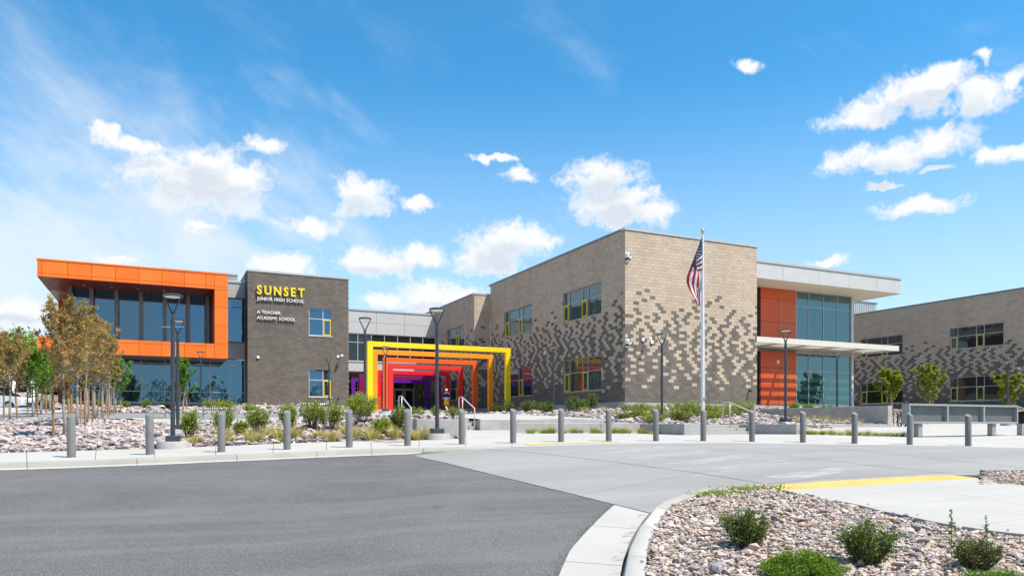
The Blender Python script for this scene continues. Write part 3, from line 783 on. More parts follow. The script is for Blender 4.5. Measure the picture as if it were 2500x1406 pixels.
def window(root, axis, c, a0, a1, z0, z1, cols, zs, sashes=(), glass='glass_dark', frame='alu', rec=.10, fw=.055, opened=()):
    """frame with mullions; cols: column widths from a0; zs: transom height; sashes: columns whose lower pane is a yellow sash"""
    L = Loc(axis, c - 0); mb = MB()
    d0, d1 = -rec - .10, -rec
    tot = sum(cols); e = [a0]
    for w in cols: e.append(e[-1] + w / tot * (a1 - a0))
    L.box(mb, a0, a1, d0, d1, z0, z0 + fw); L.box(mb, a0, a1, d0, d1, z1 - fw, z1)
    L.box(mb, a0, a0 + fw, d0, d1, z0 + fw, z1 - fw); L.box(mb, a1 - fw, a1, d0, d1, z0 + fw, z1 - fw)
    for x in e[1:-1]: L.box(mb, x - fw / 2, x + fw / 2, d0, d1 - .004, z0 + fw, z1 - fw)
    zl = zs if hasattr(zs, '__len__') else [zs]
    for zz in zl:
        for i in range(len(cols)):
            l = e[i] + (fw if i == 0 else fw / 2); r = e[i + 1] - (fw if i == len(cols) - 1 else fw / 2)
            L.box(mb, l, r, d0, d1 - .008, zz - fw / 2, zz + fw / 2)
    w = mb.build('window', MAT[frame], root)
    sl = MB(); L.box(sl, a0 - .05, a1 + .05, -rec - .06, .045, z0 - .07, z0 - .001); sl.build('sill', MAT[frame], w)
    hs = [z0 + fw] + [z for z in zl] + [z1 - fw]
    for i in range(len(cols)):
        l = e[i] + (fw if i == 0 else fw / 2); r = e[i + 1] - (fw if i == len(cols) - 1 else fw / 2)
        for j in range(len(hs) - 1):
            b = hs[j] + (fw / 2 if j > 0 else 0); t = hs[j + 1] - (fw / 2 if j < len(hs) - 2 else 0)
            if i in sashes and j == 0:
                s = MB(); q = .075
                sd0, sd1 = d0 + .02, d1 + .03
                if i in opened: sd0, sd1 = d1 + .02, d1 + .09
                L.box(s, l, r, sd0, sd1, b, b + q); L.box(s, l, r, sd0, sd1, t - q, t); L.box(s, l, l + q, sd0, sd1, b + q, t - q); L.box(s, r - q, r, sd0, sd1, b + q, t - q)
                s.build('sash', MAT['yellow_sash'], w)
                g = MB(); L.box(g, l + q, r - q, sd0 + .02, sd0 + .045, b + q, t - q); g.build('pane', MAT[glass], w)
            else:
                g = MB(); L.box(g, l, r, d0 + .03, d0 + .055, b, t); g.build('pane', MAT[glass], w)
    # dark room box behind so that the opening is closed
    bk = MB(); L.box(bk, a0 - .02, a1 + .02, d0 - .06, d0 - .02, z0 - .02, z1 + .02); bk.build('blind_back', MAT['frame_dark'], w)
    return w
def panels(root, axis, c, rects, mats, name='panel', gap=.022, thick=.03, backing=None):
    """cladding panels, each its own part; rects (a0,a1,z0,z1)"""
    L = Loc(axis, c)
    for i, (a0, a1, z0, z1) in enumerate(rects):
        mb = MB(); L.box(mb, a0 + gap / 2, a1 - gap / 2, -thick, 0, z0 + gap / 2, z1 - gap / 2)
        mb.build(name, MAT[mats[i % len(mats)]], root)
def cap(root, pts, z, w=.30, h=.14, m='coping'):
    """metal coping along axis-aligned runs"""
    for (x0, y0, x1, y1) in pts:
        mb = MB(); mb.box(min(x0, x1), max(x0, x1), min(y0, y1), max(y0, y1), z, z + h); mb.build('coping', MAT[m], root)

WIN4 = [.70, 1.75, .70, 1.75]
# ---------------- main block wing
def main_wing():
    rt = empty('school_wing', (25.5, 37.5, ZB), 'two storey school wing of pale block flecked with dark block, corner towards the street', 'building')
    XL, YF, XR, YB = 25.5, 37.5, 36.0, 57.6
    z_lo = (zc(4), zc(15)); z_hi = (zc(28), zc(38))
    # X-plane: a = Y, the far end is left in view, so columns run near (a0) -> far: wide, narrow, wide, narrow
    holes = [(40.16, 45.08, *z_lo), (40.16, 45.08, *z_hi), (49.9, 54.8, *z_lo), (49.9, 54.8, *z_hi)]
    block_wall(rt, 'wall', 'X', XL, YF, YB, ZB, ZT, holes, 'mix', 2.3)
    block_wall(rt, 'wall', 'Y', YF, XL - .011, XR, ZB, ZT, (), 'mix', 5.1, single=300)
    rv = [1.75, .70, 1.75, .72]
    for i, h in enumerate(holes):
        window(rt, 'X', XL, *h, rv, h[2] + (h[3] - h[2]) * .58, (1, 3), 'glass_mid', 'alu', opened=(1, 3) if i == 1 else ())
    mb = MB(); mb.box(XL + .02, XR - .02, YF + .02, YB, H0 - .3, ZB - .002); mb.build('concrete_base', MAT['concrete_base'], rt)
    mb = MB(); mb.box(XL + .3, XR, YF + .3, YB - .1, ZT - .75, ZT - .6); mb.build('roof', MAT['roof_membrane'], rt)
    mb = MB(); mb.box(XR - .3, XR - .002, YF + .3, YB, ZB, ZT); mb.build('side_wall', MAT['mortar_light'], rt)
    mb = MB(); mb.box(XL + .35, XR - .35, YB - .02, YB + .28, ZB, ZT); mb.build('rear_wall', MAT['mortar_light'], rt)
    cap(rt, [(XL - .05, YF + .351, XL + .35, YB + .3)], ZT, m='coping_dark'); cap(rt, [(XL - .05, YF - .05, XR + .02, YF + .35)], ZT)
    mb = MB(); mb.box(XL - .02, XR, YF - .02, YF + .3, ZT - .06, ZT - .003); mb.build('coping_drip', MAT['frame_brown'], rt)
    # rear bay standing further left, lower parapet
    XL2, ZT2 = 24.0, ZB + 47 * CH
    hb = [(59.8, 64.3, zc(4), zc(13)), (59.8, 64.3, zc(27), zc(36))]
    block_wall(rt, 'rear_bay_wall', 'X', XL2, YB, 74.0, ZB, ZT2, hb, 'mix', 9.3)
    block_wall(rt, 'rear_bay_wall', 'Y', YB, XL2 - .011, XL - .02, ZB, ZT2, (), 'mix', 7.7)
    for h in hb: window(rt, 'X', XL2, *h, rv, h[2] + (h[3] - h[2]) * .58, (1,), 'glass_mid', 'alu')
    mb = MB(); mb.box(XL2 + .02, 30, YB + .02, 74, H0, ZB - .002); mb.build('concrete_base', MAT['concrete_base'], rt)
    mb = MB(); mb.box(XL2 + .3, 30, YB + .3, 74, ZT2 - .5, ZT2 - .4); mb.build('roof', MAT['roof_membrane'], rt)
    mb = MB(); mb.box(XL2 + .3, 30, 69.7, 70, ZB, ZT2 - .52); mb.build('rear_wall', MAT['mortar_light'], rt)
    cap(rt, [(XL2 - .05, YB + .351, XL2 + .35, 74)], ZT2, m='coping_dark'); cap(rt, [(XL2 - .05, YB - .05, XL - .03, YB + .35)], ZT2)
    return rt
main_wing()

# ---------------- glass pavilion on the right
def pavilion():
    X0, X1, Y1 = 36.02, 49.0, 40.9
    zf, zt = H0 + 1.5, H0 + 10.08
    rt = empty('glass_pavilion', (X0, Y1, zf), 'glazed entrance pavilion with rust orange panels under a flat pale roof canopy', 'building')
    Y0 = 38.45; Xr = 51.5; zr0, zr1 = zt, H0 + 11.17
    # roof slab, fascia panels, soffit
    mb = MB(); mb.box(X0, Xr - .06, Y0 + .06, 56, zr0 + .05, zr1 - .05); mb.build('roof_slab', MAT['gap_grey'], rt)
    xs = [X0] + [at_y(px, Y0)[0] for px in (1912, 2000, 2074, 2141)] + [Xr]
    panels(rt, 'Y', Y0 + .02, [(xs[i], xs[i + 1], zr0, zr1) for i in range(5)], ['panel_light'], 'fascia_panel', thick=.035)
    mb = MB(); mb.box(Xr - .055, Xr - .02, Y0 + .03, 56, zr0, zr1); mb.build('side_fascia', MAT['panel_light'], rt)
    mb = MB(); mb.box(X0, Xr - .06, Y0 + .06, 56, zr0, zr0 + .045); mb.build('soffit', MAT['soffit_cream'], rt)
    mb = MB(); mb.box(X0, Xr + .03, Y0 - .03, Y0 + .45, zr1, zr1 + .16); mb.build('coping', MAT['coping'], rt)
    mb = MB(); mb.box(Xr - .42, Xr + .03, Y0 + .452, 56, zr1, zr1 + .16); mb.build('coping', MAT['coping'], rt)
    # narrow glazing left, rust panels, glass
    xp0 = at_y(1857, Y1)[0]; xp1 = at_y(1944.5, Y1)[0]; xm = at_y(1900.5, Y1)[0]
    zc0 = H0 + 5.42; zc1 = H0 + 6.2
    window(rt, 'Y', Y1 + .1, X0, xp0 - .12, zc1, zt, [1], [zc1 + 2.9], (), 'glass_dark', 'frame_dark', rec=.02)
    window(rt, 'Y', Y1 + .1, X0, xp0 - .12, zf, zc0, [1], [zf + 2.6], (), 'glass_dark', 'frame_dark', rec=.02)
    mb = MB(); mb.box(xp0 - .1, xp1 - .03, Y1 + .035, Y1 + .3, zf, zt); mb.build('panel_backing', MAT['panel_gap'], rt)
    hh = [zc1 + (zt - zc1) * k for k in (0, .36, .80, 1)]
    hl = [zf + (zc0 - zf) * k for k in (0, .37, .70, 1)]
    for zz in (hl, hh):
        for i in range(3):
            panels(rt, 'Y', Y1, [(xp0, xm, zz[i], zz[i + 1]), (xm, xp1, zz[i], zz[i + 1])], ['panel_rust', 'panel_rust_b'], 'rust_panel')
    cols = [at_y(p, Y1)[0] for p in (1945, 1976.5, 2012.5, 2047, 2081)]; cw = [cols[i + 1] - cols[i] for i in range(4)]
    window(rt, 'Y', Y1, xp1 + .01, X1, zc1, zt, cw, [zt - 1.15], (), 'glass_teal', 'alu', rec=.03)
    window(rt, 'Y', Y1, xp1 + .01, X1, zf, zc0, cw, [zc0 - 1.35], (), 'glass_teal', 'alu', rec=.03)
    mb = MB(); mb.box(xp1 + .01, X1, Y1 + .03, Y1 + .25, zc0, zc1); mb.build('spandrel', MAT['panel_grey'], rt); MB().box(X0, xp0 - .12, Y1 + .03, Y1 + .25, zc0, zc1).build('spandrel', MAT['panel_grey'], rt)
    mb = MB(); mb.box(xp0 - .1, xp1, Y1 + .001, Y1 + .034, zc0, zc1); mb.build('spandrel', MAT['frame_brown'], rt)
    mb = MB(); mb.box(X1 + .002, X1 + .22, Y1 - .04, Y1 + .25, zf, zt); mb.build('corner_post', MAT['alu_light'], rt)
    mb = MB(); mb.box(X1 - .05, X1 + .15, Y1 + .26, 56, zf, zt); mb.build('side_wall', MAT['panel_grey'], rt)
    mb = MB(); mb.box(X0, X1 + .25, Y1 - .10, Y1 + .6, H0 - .2, zf - .002); mb.build('concrete_base', MAT['concrete_base'], rt)
    # sun shade over the doors: cream beam, outriggers, slats
    Yc = 37.95; Xc = 50.6; cz0, cz1 = H0 + 5.62, H0 + 6.0
    def b(name, *a, m='canopy_cream'): mb = MB(); mb.box(*a); return mb.build(name, MAT[m], rt)
    b('canopy_beam', X0 + .01, Xc, Yc, Yc + .16, cz0, cz1); b('canopy_beam', X0 + .01, Xc, Y1 - .22, Y1 - .06, cz0 + .05, cz1 - .02); b('canopy_beam', Xc - .16, Xc, Yc + .162, Y1 - .222, cz0 + .01, cz1 - .01)
    for i in range(6): x = X0 + .05 + i * 2.85; b('outrigger', x, x + .12, Yc + .162, Y1 - .222, cz0 + .02, cz1 - .03)
    for k in range(9):
        y = Yc + .30 + k * .265; b('slat', X0 + .02, Xc - .162, y, y + (.115 if 1 <= k < 7 else .255), cz0 + .10, cz0 + .16)
    b('wall_notice', at_y(1899, Y1)[0] - .1, at_y(1899, Y1)[0] + .12, Y1 - .03, Y1 - .002, H0 + 4.55, H0 + 4.8, m='white_plastic')
    return rt
pavilion()

# ---------------- far right wing
def right_wing():
    X = 67.7; Y0, Y1 = 30.0, 56.3
    rt = empty('school_wing', (X, Y0, ZB), 'shaded brown block school wing with two rows of windows at the right edge', 'building')
    za, zb = (zc(4), zc(15)), (zc(28), zc(38))
    w2 = (at_x(2450, X)[0], at_x(2318.6, X)[0]); w1 = (at_x(2203.5, X)[0], at_x(2101, X)[0])
    holes = [(*w2, *za), (*w2, *zb), (*w1, *za), (*w1, *zb)]
    block_wall(rt, 'wall', 'X', X, Y0, Y1, ZB - CH, ZT, holes, 'mix', 4.4, single=300)
    for h in holes: window(rt, 'X', X, *h, [1.75, .72, 1.75, .72], h[2] + (h[3] - h[2]) * .58, (1, 3), 'glass_dark', 'alu')
    mb = MB(); mb.box(X + .02, 80, Y0 + .02, Y1, H0, ZB - CH - .002); mb.build('concrete_base', MAT['concrete_base'], rt)
    mb = MB(); mb.box(X + .3, 80, Y0, Y1, ZT - .6, ZT - .5); mb.build('roof', MAT['roof_membrane'], rt)
    mb = MB(); mb.box(X + .3, 80, Y1 - .3, Y1, ZB, ZT - .62); mb.box(X + .3, 80, Y0, Y0 + .3, ZB, ZT - .62); mb.build('end_wall', MAT['mortar_light'], rt)
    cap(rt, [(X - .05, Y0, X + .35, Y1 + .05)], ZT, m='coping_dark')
    # ribbed plant screen on the roof behind
    mb = MB(); xe = at_y(2140, 59)[0]; zt = zpx(742, at_y(2140, 59)[1])
    mb.box(54, xe, 59, 70, ZT - 4, zt)
    for i in range(int((xe - 54) / .3)): mb.box(54 + i * .3, 54.15 + i * .3, 58.96, 58.999, ZT - 4, zt - .02)
    o = mb.build('roof_screen', MAT['screen_metal'], rt); MB().box(53.9, xe + .06, 58.9, 59.3, zt, zt + .12).build('coping', MAT['coping_dark'], rt)
right_wing()

# ---------------- entrance link between the wings
def link():
    Y = 67.2; X0, X1 = 14.0, 23.98
    z = lambda h: H0 + h
    rt = empty('entrance_link', (19, Y, z(1.5)), 'grey panelled entrance link with strip window between the two wings', 'building')
    mb = MB(); mb.box(X0, X1, Y + .04, Y + .3, z(8.4), z(10.5)); mb.build('panel_backing', MAT['gap_grey'], rt)
    xs = [X0, 15.6, 18.2, 20.9, X1]
    for i in range(4): panels(rt, 'Y', Y, [(xs[i], xs[i + 1], z(8.4), z(9.45)), (xs[i], xs[i + 1], z(9.45), z(10.5))], ['panel_light'], 'wall_panel')
    cap(rt, [(X0, Y - .05, X1, Y + .35)], z(10.5))
    window(rt, 'Y', Y, X0, X1, z(5.86), z(8.4), [1.0, 1.5, 1.25, 1.25, 1.25, 1.25, 1.25, 1.25], [z(7.6)], (), 'glass_dark', 'alu_light', rec=.06)
    mb = MB(); mb.box(X0, X1, Y + .04, Y + .3, z(4.93), z(5.78)); mb.build('panel_backing', MAT['gap_grey'], rt)
    panels(rt, 'Y', Y, [(xs[i], xs[i + 1], z(4.93), z(5.76)) for i in range(4)], ['panel_light'], 'band_panel')
    mb = MB(); mb.box(X0, X1, Y + .05, 72.6, z(4.83), z(4.925)); mb.build('entrance_soffit', MAT['frame_brown'], rt)
    mb = MB(); mb.box(X0, X1 + 2, Y + .3, 84, z(10.0), z(10.1)); mb.build('roof', MAT['roof_membrane'], rt)
    mb = MB(); mb.box(X0, X1, 73.0, 73.3, z(1.3), z(10)); mb.build('rear_wall', MAT['frame_dark'], rt)
    Yd = 72.0; zf = z(1.5)
    xd = [at_y(p, Yd)[0] for p in (961, 986, 1012)]
    window(rt, 'Y', Yd, X0, xd[0], zf, z(4.82), [1] * 4, [z(3.64), z(2.6)], (), 'glass_dark', 'alu', rec=0)
    window(rt, 'Y', Yd, xd[0], xd[2], z(3.66), z(4.82), [1, 1], [], (), 'glass_dark', 'alu', rec=0)
    window(rt, 'Y', Yd, xd[2], X1, zf, z(4.82), [1, 1, 1], [z(3.64)], (), 'glass_dark', 'alu', rec=0)
    for i in range(2):
        a, b_ = xd[i] + .03, xd[i + 1] - .03; L = Loc('Y', Yd); s = MB(); q = .16
        L.box(s, a, b_, -.12, -.03, zf, zf + .28); L.box(s, a, b_, -.12, -.03, z(3.5), z(3.64)); L.box(s, a, a + q, -.12, -.03, zf + .28, z(3.5)); L.box(s, b_ - q, b_, -.12, -.03, zf + .28, z(3.5))
        d = s.build('door', MAT['alu'], rt)
        g = MB(); L.box(g, a + q, b_ - q, -.09, -.06, zf + .28, z(3.5)); g.build('pane', MAT['glass_dark'], d)
        g = MB(); L.box(g, b_ - q + .02, b_ - q + .06, -.03, .03, zf + .85, zf + 1.25); g.build('handle', MAT['chrome'], d)
    # grey plinth of the street number, the zero visible between the frames
    nx, f = at_y(933, 71.85)
    cu = bpy.data.curves.new('number', 'FONT'); cu.body = '0'; cu.size = 1.05; cu.extrude = .02; cu.offset = .012; cu.align_x = 'CENTER'
    cu.materials.append(MAT['white_letter']); tmp = bpy.data.objects.new('number_tmp', cu); COL.objects.link(tmp)
    me = bpy.data.meshes.new_from_object(tmp.evaluated_get(bpy.context.evaluated_depsgraph_get())); bpy.data.objects.remove(tmp); me.transform(Matrix.Rotation(R(90), 4, 'X'))
    o = bpy.data.objects.new('number', me); COL.objects.link(o); o.location = (nx, 71.88, zpx(944, f)); attach(o, rt)
    mb = MB(); mb.box(X0, X1, 66.2, 73, z(1.3), zf - .004); mb.build('threshold', MAT['concrete_base'], rt)
link()

# ---------------- left wing: orange frame, glass, dark block tower
def left_wing():
    z = lambda h: H0 + h
    rt = empty('school_wing', (0, 60, ZB), 'left school wing with cantilevered orange frame, dark glazing and brown block tower', 'building')
    Xa, Xb, Yt = 6.2, 13.96, 60.0
    wl = (10.8, 12.6, zc(4), zc(15)); wh = (10.8, 12.6, zc(28), zc(39))
    block_wall(rt, 'wall', 'Y', Yt, Xa - .011, Xb, ZB, ZT, (wl, wh), 'dark', 6.6, single=300, mortar='mortar_dark')
    block_wall(rt, 'wall', 'X', Xa, Yt, 62.2, ZB, ZT, (), 'dark', 8.8, mortar='mortar_dark')
    for h in (wl, wh): window(rt, 'Y', Yt, *h, [1.12, .68], h[2] + (h[3] - h[2]) * .60, (1,), 'glass_blue', 'alu_light')
    mb = MB(); mb.box(Xb - .3, Xb - .002, Yt + .3, 80, ZB, ZT); mb.build('side_wall', MAT['block_brown'], rt)
    mb = MB(); mb.box(Xa + .02, Xb - .02, Yt + .02, 75, z(.2), ZB - .002); mb.build('concrete_base', MAT['concrete_base'], rt)
    mb = MB(); mb.box(Xa + .3, Xb - .3, Yt + .3, 75, ZT - .6, ZT - .5); mb.build('roof', MAT['roof_membrane'], rt)
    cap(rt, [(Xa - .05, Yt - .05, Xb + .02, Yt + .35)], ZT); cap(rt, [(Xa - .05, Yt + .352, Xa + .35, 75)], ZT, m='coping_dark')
    # grey infill beside the tower
    Yg = 62.0; X0 = -5.8
    mb = MB(); mb.box(4.4, Xa, Yg + .035, Yg + .3, z(10.0), z(11.2)); mb.box(4.4, Xa, Yg + .035, Yg + .3, z(5.2), z(6.5)); mb.build('panel_backing', MAT['gap_grey'], rt)
    panels(rt, 'Y', Yg, [(4.4, Xa - .01, z(10.02), z(11.2)), (4.4, Xa - .01, z(5.2), z(6.52))], ['panel_grey'], 'infill_panel')
    cap(rt, [(4.4, Yg - .05, Xa - .06, Yg + .3)], z(11.2)); 
    window(rt, 'Y', Yg, 4.4, Xa - .01, z(6.55), z(9.98), [1], [z(9.3)], (), 'glass_blue', 'frame_brown', rec=.05)
    # lower curtain wall
    fx = [X0, -4.35, -2.75, -1.15, .45, 2.05, 3.65, 5.1, Xa - .01]
    window(rt, 'Y', Yg, X0, Xa - .01, z(1.72), z(5.15), [fx[i + 1] - fx[i] for i in range(8)], [z(2.56), z(4.68)], (), 'glass_blue', 'alu', rec=.03)
    mb = MB(); mb.box(X0, Xa, Yg - .06, Yg + .25, z(.3), z(1.64)); mb.build('concrete_base', MAT['frame_brown'], rt)
    # upper glazing and fins
    window(rt, 'Y', Yg, X0, 4.38, z(5.98), z(9.93), [fx[i + 1] - fx[i] for i in range(6)] + [4.38 - 3.65], [z(9.3)], (), 'glass_blue', 'frame_brown', rec=.03)
    for x in (X0 + .12, -4.35, -2.75, -1.15, .45, 2.05, 3.4):
        mb = MB(); mb.box(x - .13, x + .13, Yg - .75, Yg + .02, z(5.97), z(9.92)); mb.build('fin', MAT['frame_brown'], rt)
    # orange frame: fascia, leg, band, with panel joints
    Yo = 58.0; XoL, XoR, Xi = -7.27, 4.63, 3.70
    zt0, zt1, zl0, zl1 = z(9.9), z(11.0), z(4.88), z(5.95)
    mb = MB(); mb.box(XoL + .04, XoR - .04, Yo + .04, 69.6, zt0 + .04, zt1 - .03); mb.box(XoL + .04, XoR - .04, Yo + .04, Yg - .08, zl0 + .04, zl1 - .03)
    mb.box(Xi + .035, XoR - .04, Yo + .04, Yg - .08, zl1, zt0); mb.build('frame_core', MAT['panel_gap'], rt)
    xs = [XoL] + [at_y(px, Yo)[0] for px in (102, 165, 224, 282, 339, 395, 450, 502)] + [Xi, XoR]
    om = ['panel_orange', 'panel_orange_b']
    zs_t = z(10.13)
    for i in range(len(xs) - 1):
        panels(rt, 'Y', Yo, [(xs[i], xs[i + 1], zt0, zs_t), (xs[i], xs[i + 1], zs_t, zt1)], [om[i % 2]], 'orange_panel')
        zm = z(5.72)
        panels(rt, 'Y', Yo, [(xs[i], xs[i + 1], zl0, zm), (xs[i], xs[i + 1], zm, zl1)] if i < len(xs) - 2 else [(xs[i], xs[i + 1], zl0, zl1)], [om[(i + 1) % 2]], 'orange_panel')
    zz = [zl1, z(7.3), z(8.6), zt0]
    panels(rt, 'Y', Yo, [(Xi, XoR, zz[i], zz[i + 1]) for i in range(3)], om, 'orange_panel')
    cap(rt, [(XoL - .02, Yo - .03, XoR + .02, Yo + .4)], zt1, h=.10, m='panel_orange'); cap(rt, [(XoL - .02, Yo + .402, XoL + .4, 69.6)], zt1, h=.10, m='panel_orange')
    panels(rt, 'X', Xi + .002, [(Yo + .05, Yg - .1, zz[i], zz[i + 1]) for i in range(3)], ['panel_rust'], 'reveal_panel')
    for i in range(7):
        a = XoL + i * 1.7; b_ = min(a + 1.7, XoR)
        mb = MB(); mb.box(a + .01, b_ - .01, Yo + .05, 63.6, zt0, zt0 + .035); mb.build('soffit_panel', MAT['soffit_shaded'], rt)
        lx = (a + b_) / 2
        mb = MB(); mb.lathe([(.09, -.012), (.09, .01)], (lx, 60.3, zt0), 14); mb.build('downlight', MAT['lamp_lens'], rt)
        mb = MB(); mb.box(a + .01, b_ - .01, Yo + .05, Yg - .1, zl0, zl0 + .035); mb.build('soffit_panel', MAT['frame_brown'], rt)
    for k in range(3):
        mb = MB(); mb.box(XoL + .02, X0 + .3, 63.62 + k * 2, 65.6 + k * 2, zt0, zt0 + .034); mb.build('soffit_panel', MAT['soffit_metal'], rt)
    mb = MB(); mb.box(XoL + .03, XoL + .06, Yo + .06, 69.6, zt0, zt1 - .01); mb.build('side_fascia', MAT['panel_orange'], rt)
    mb = MB(); mb.box(XoL + .01, X0 + 1, 69.4, 69.8, z(.5), zt0 - .002); mb.build('rear_panel', MAT['panel_rust'], rt)
    mb = MB(); mb.box(X0 - .02, X0 + .1, Yg + .2, 69.4, z(.5), zt0 - .002); mb.build('side_wall', MAT['frame_dark'], rt)
    mb = MB(); mb.box(X0, Xa, 69.81, 72, z(.5), z(10.9)); mb.build('rear_wall', MAT['mortar_dark'], rt)
    # louvred plant screen on the roof
    xa, xb = at_y(396, 71)[0], at_y(580, 71)[0]; zt = zpx(654, at_y(396, 71)[1])
    mb = MB(); mb.box(xa, xb, 71.03, 76, zt - 3, zt - .14)
    for i in range(10): mb.box(xa, xb, 70.97, 71.028, zt - .24 - i * .2, zt - .12 - i * .2)
    mb.build('roof_screen', MAT['screen_metal'], rt); MB().box(xa - .05, xb + .05, 70.9, 76, zt - .12, zt).build('coping', MAT['coping'], rt)
left_wing()

# ---------------- letters on the tower
def letters():
    Y = 60.0
    rt = empty('wall_sign', (6.85, Y, H0 + 8.2), 'raised SUNSET JUNIOR HIGH SCHOOL lettering on the brown block tower', 'sign')
    def line(txt, x0, x1, zb, zt, m, dep, off, proud, trk=.13):
        cu = bpy.data.curves.new('letter', 'FONT'); cu.body = txt; cu.size = 1
        to = bpy.data.objects.new('letter_probe', cu); COL.objects.link(to)
        widths = []
        dg = bpy.context.evaluated_depsgraph_get(); 
        # character by character so that every letter is a part
        x = 0.; sp = []; 
        for ch in txt:
            cu.body = ch if ch != ' ' else 'I'; dg.update(); e = to.evaluated_get(dg).to_mesh()
            co = np.array([v.co[:] for v in e.vertices]) if len(e.vertices) else np.zeros((1, 3))
            a, b, c0, c1 = co[:, 0].min(), co[:, 0].max(), co[:, 1].min(), co[:, 1].max()
            to.to_mesh_clear()
            if ch == ' ': sp.append(None); x += .30; continue
            sp.append((x - a, a)); x += (b - a) + trk
        tot = x - trk
        cu.body = 'H'; dg.update(); e = to.evaluated_get(dg).to_mesh(); hc = max(v.co.y for v in e.vertices); to.to_mesh_clear()
        bpy.data.objects.remove(to)
        sx = (x1 - x0) / tot; sz = (zt - zb) / hc
        for ch, q in zip(txt, sp):
            if q is None: continue
            c = bpy.data.curves.new('letter', 'FONT'); c.body = ch; c.size = 1; c.extrude = .5; c.offset = off; c.resolution_u = 4
            c.materials.append(MAT[m])
            tmp = bpy.data.objects.new('letter_tmp', c); COL.objects.link(tmp); dg.update()
            me = bpy.data.meshes.new_from_object(tmp.evaluated_get(bpy.context.evaluated_depsgraph_get())); bpy.data.objects.remove(tmp)
            me.name = 'letter'; me.transform(Matrix.Rotation(R(90), 4, 'X') @ Matrix.Diagonal((sx, sz, dep, 1)))
            o = bpy.data.objects.new('letter', me); COL.objects.link(o); o.location = (x0 + q[0] * sx, Y - proud + dep / 2, zb)
            attach(o, rt)
    line('SUNSET', 6.88, 10.42, H0 + 10.12, H0 + 10.76, 'yellow_letter', .10, .030, .17, .30)
    line('JUNIOR HIGH SCHOOL', 6.86, 10.42, H0 + 9.65, H0 + 9.90, 'white_letter', .06, .006, .13)
    line('A TEACHER', 6.87, 8.62, H0 + 8.62, H0 + 8.86, 'white_letter', .06, .008, .13)
    line('ACADEMY SCHOOL', 6.87, 9.72, H0 + 8.18, H0 + 8.42, 'white_letter', .06, .008, .13)
letters()

# ---------------- coloured gateway frames
def arches():
    n = ['yellow', 'amber', 'orange', 'bright red', 'crimson red', 'magenta', 'purple']
    pos = ['outermost and tallest of the gateway frames', 'second gateway frame behind the yellow one', 'third gateway frame in from the street', 'gateway frame between the orange and crimson ones',
           'gateway frame just in front of the link facade', 'gateway frame in the shade before the purple one', 'innermost gateway frame by the entrance doors']
    xl = [12.5, 13.66, 15.3, 16.6, 16.5, 15.76, 15.8]; top = [5.57, 5.36, 5.12, 4.88, 4.63, 4.42, 4.30]
    for i in range(7):
        Y = 48.5 + 3.08 * i; X0, X1 = xl[i], 23.0 + (.0 if i < 5 else .3); w, d = .37, .28
        zt = H0 + top[i]; zl = Utop(X0, Y) - .3; zr = Utop(X1, Y) - .3
        rt = empty('gateway_frame', (X0, Y, zl), n[i] + ' steel portal frame, ' + pos[i], 'portal frame', 'coloured frames leading to the entrance')
        m = MAT['arch_%d' % i]
        MB().box(X0, X1, Y - d / 2, Y + d / 2, zt - .33, zt).build('beam', m, rt, bevel=.012)
        MB().box(X0, X0 + w, Y - d / 2, Y + d / 2, zl, zt - .331).build('leg', m, rt, bevel=.012)
        MB().box(X1 - w, X1, Y - d / 2, Y + d / 2, zr, zt - .331).build('leg', m, rt, bevel=.012)
arches()
# ------------------------------------------------------------------ site walls, steps, rails
def wall_run(name, label, x0, x1, y0, y1, zb, zt, m='concrete_wall', joints=(), bev=.015):
    """a cast wall split into pours by narrow joints; joints along its long side"""
    rt = empty(name, ((x0 + x1) / 2, (y0 + y1) / 2, zb), label, 'wall')
    alongx = (x1 - x0) > (y1 - y0); e = [x0 if alongx else y0, *joints, x1 if alongx else y1]
    for a, b in zip(e[:-1], e[1:]):
        mb = MB()
        if alongx: mb.box(a + (.006 if a != e[0] else 0), b - (.006 if b != e[-1] else 0), y0, y1, zb, zt)
        else: mb.box(x0, x1, a + (.006 if a != e[0] else 0), b - (.006 if b != e[-1] else 0), zb, zt)
        mb.build('wall_pour', MAT[m], rt, bevel=bev)
    mb = MB()
    for j in joints:
        if alongx: mb.box(j - .01, j + .01, y0 + .02, y1 - .02, zb, zt - .015)
        else: mb.box(x0 + .02, x1 - .02, j - .01, j + .01, zb, zt - .015)
    if joints: mb.build('wall_joint', MAT['joint'], rt)
    return rt
z_ = lambda h: H0 + h
wall_run('retaining_wall', 'low concrete retaining wall behind the lamp in front of the gateway', 6.7, 8.5, 21.0, 21.28, z_(-.9), z_(.19), joints=(7.6,))
wall_run('retaining_wall', 'concrete wall returning back beside the left handrail of the entrance steps', 8.22, 8.5, 21.285, 28.6, z_(-.9), z_(.19), joints=(24.,))
wall_run('retaining_wall', 'low concrete ramp wall right of the entrance steps', 11.5, 17.4, 27.0, 27.28, z_(-.8), z_(.24), joints=(13.2, 15.3))
wall_run('retaining_wall', 'small dark concrete cheek wall of the entrance steps', 11.5, 11.78, 27.285, 28.7, z_(-.8), z_(.18))
wall_run('retaining_wall', 'long low concrete wall behind the grass tufts left of the plaza stairs', 11.4, 16.69, 23.5, 23.78, z_(-.9), z_(.09), joints=(13.1, 14.9))
wall_run('retaining_wall', 'low concrete wall end projecting beside the left of the plaza stairs', 16.7, 17.45, 20.9, 23.78, z_(-.9), z_(.06), joints=(21.7, 22.6))
wall_run('retaining_wall', 'low concrete wall end projecting beside the right of the plaza stairs', 21.0, 21.5, 19.9, 24.5, z_(-.9), z_(.05), joints=())
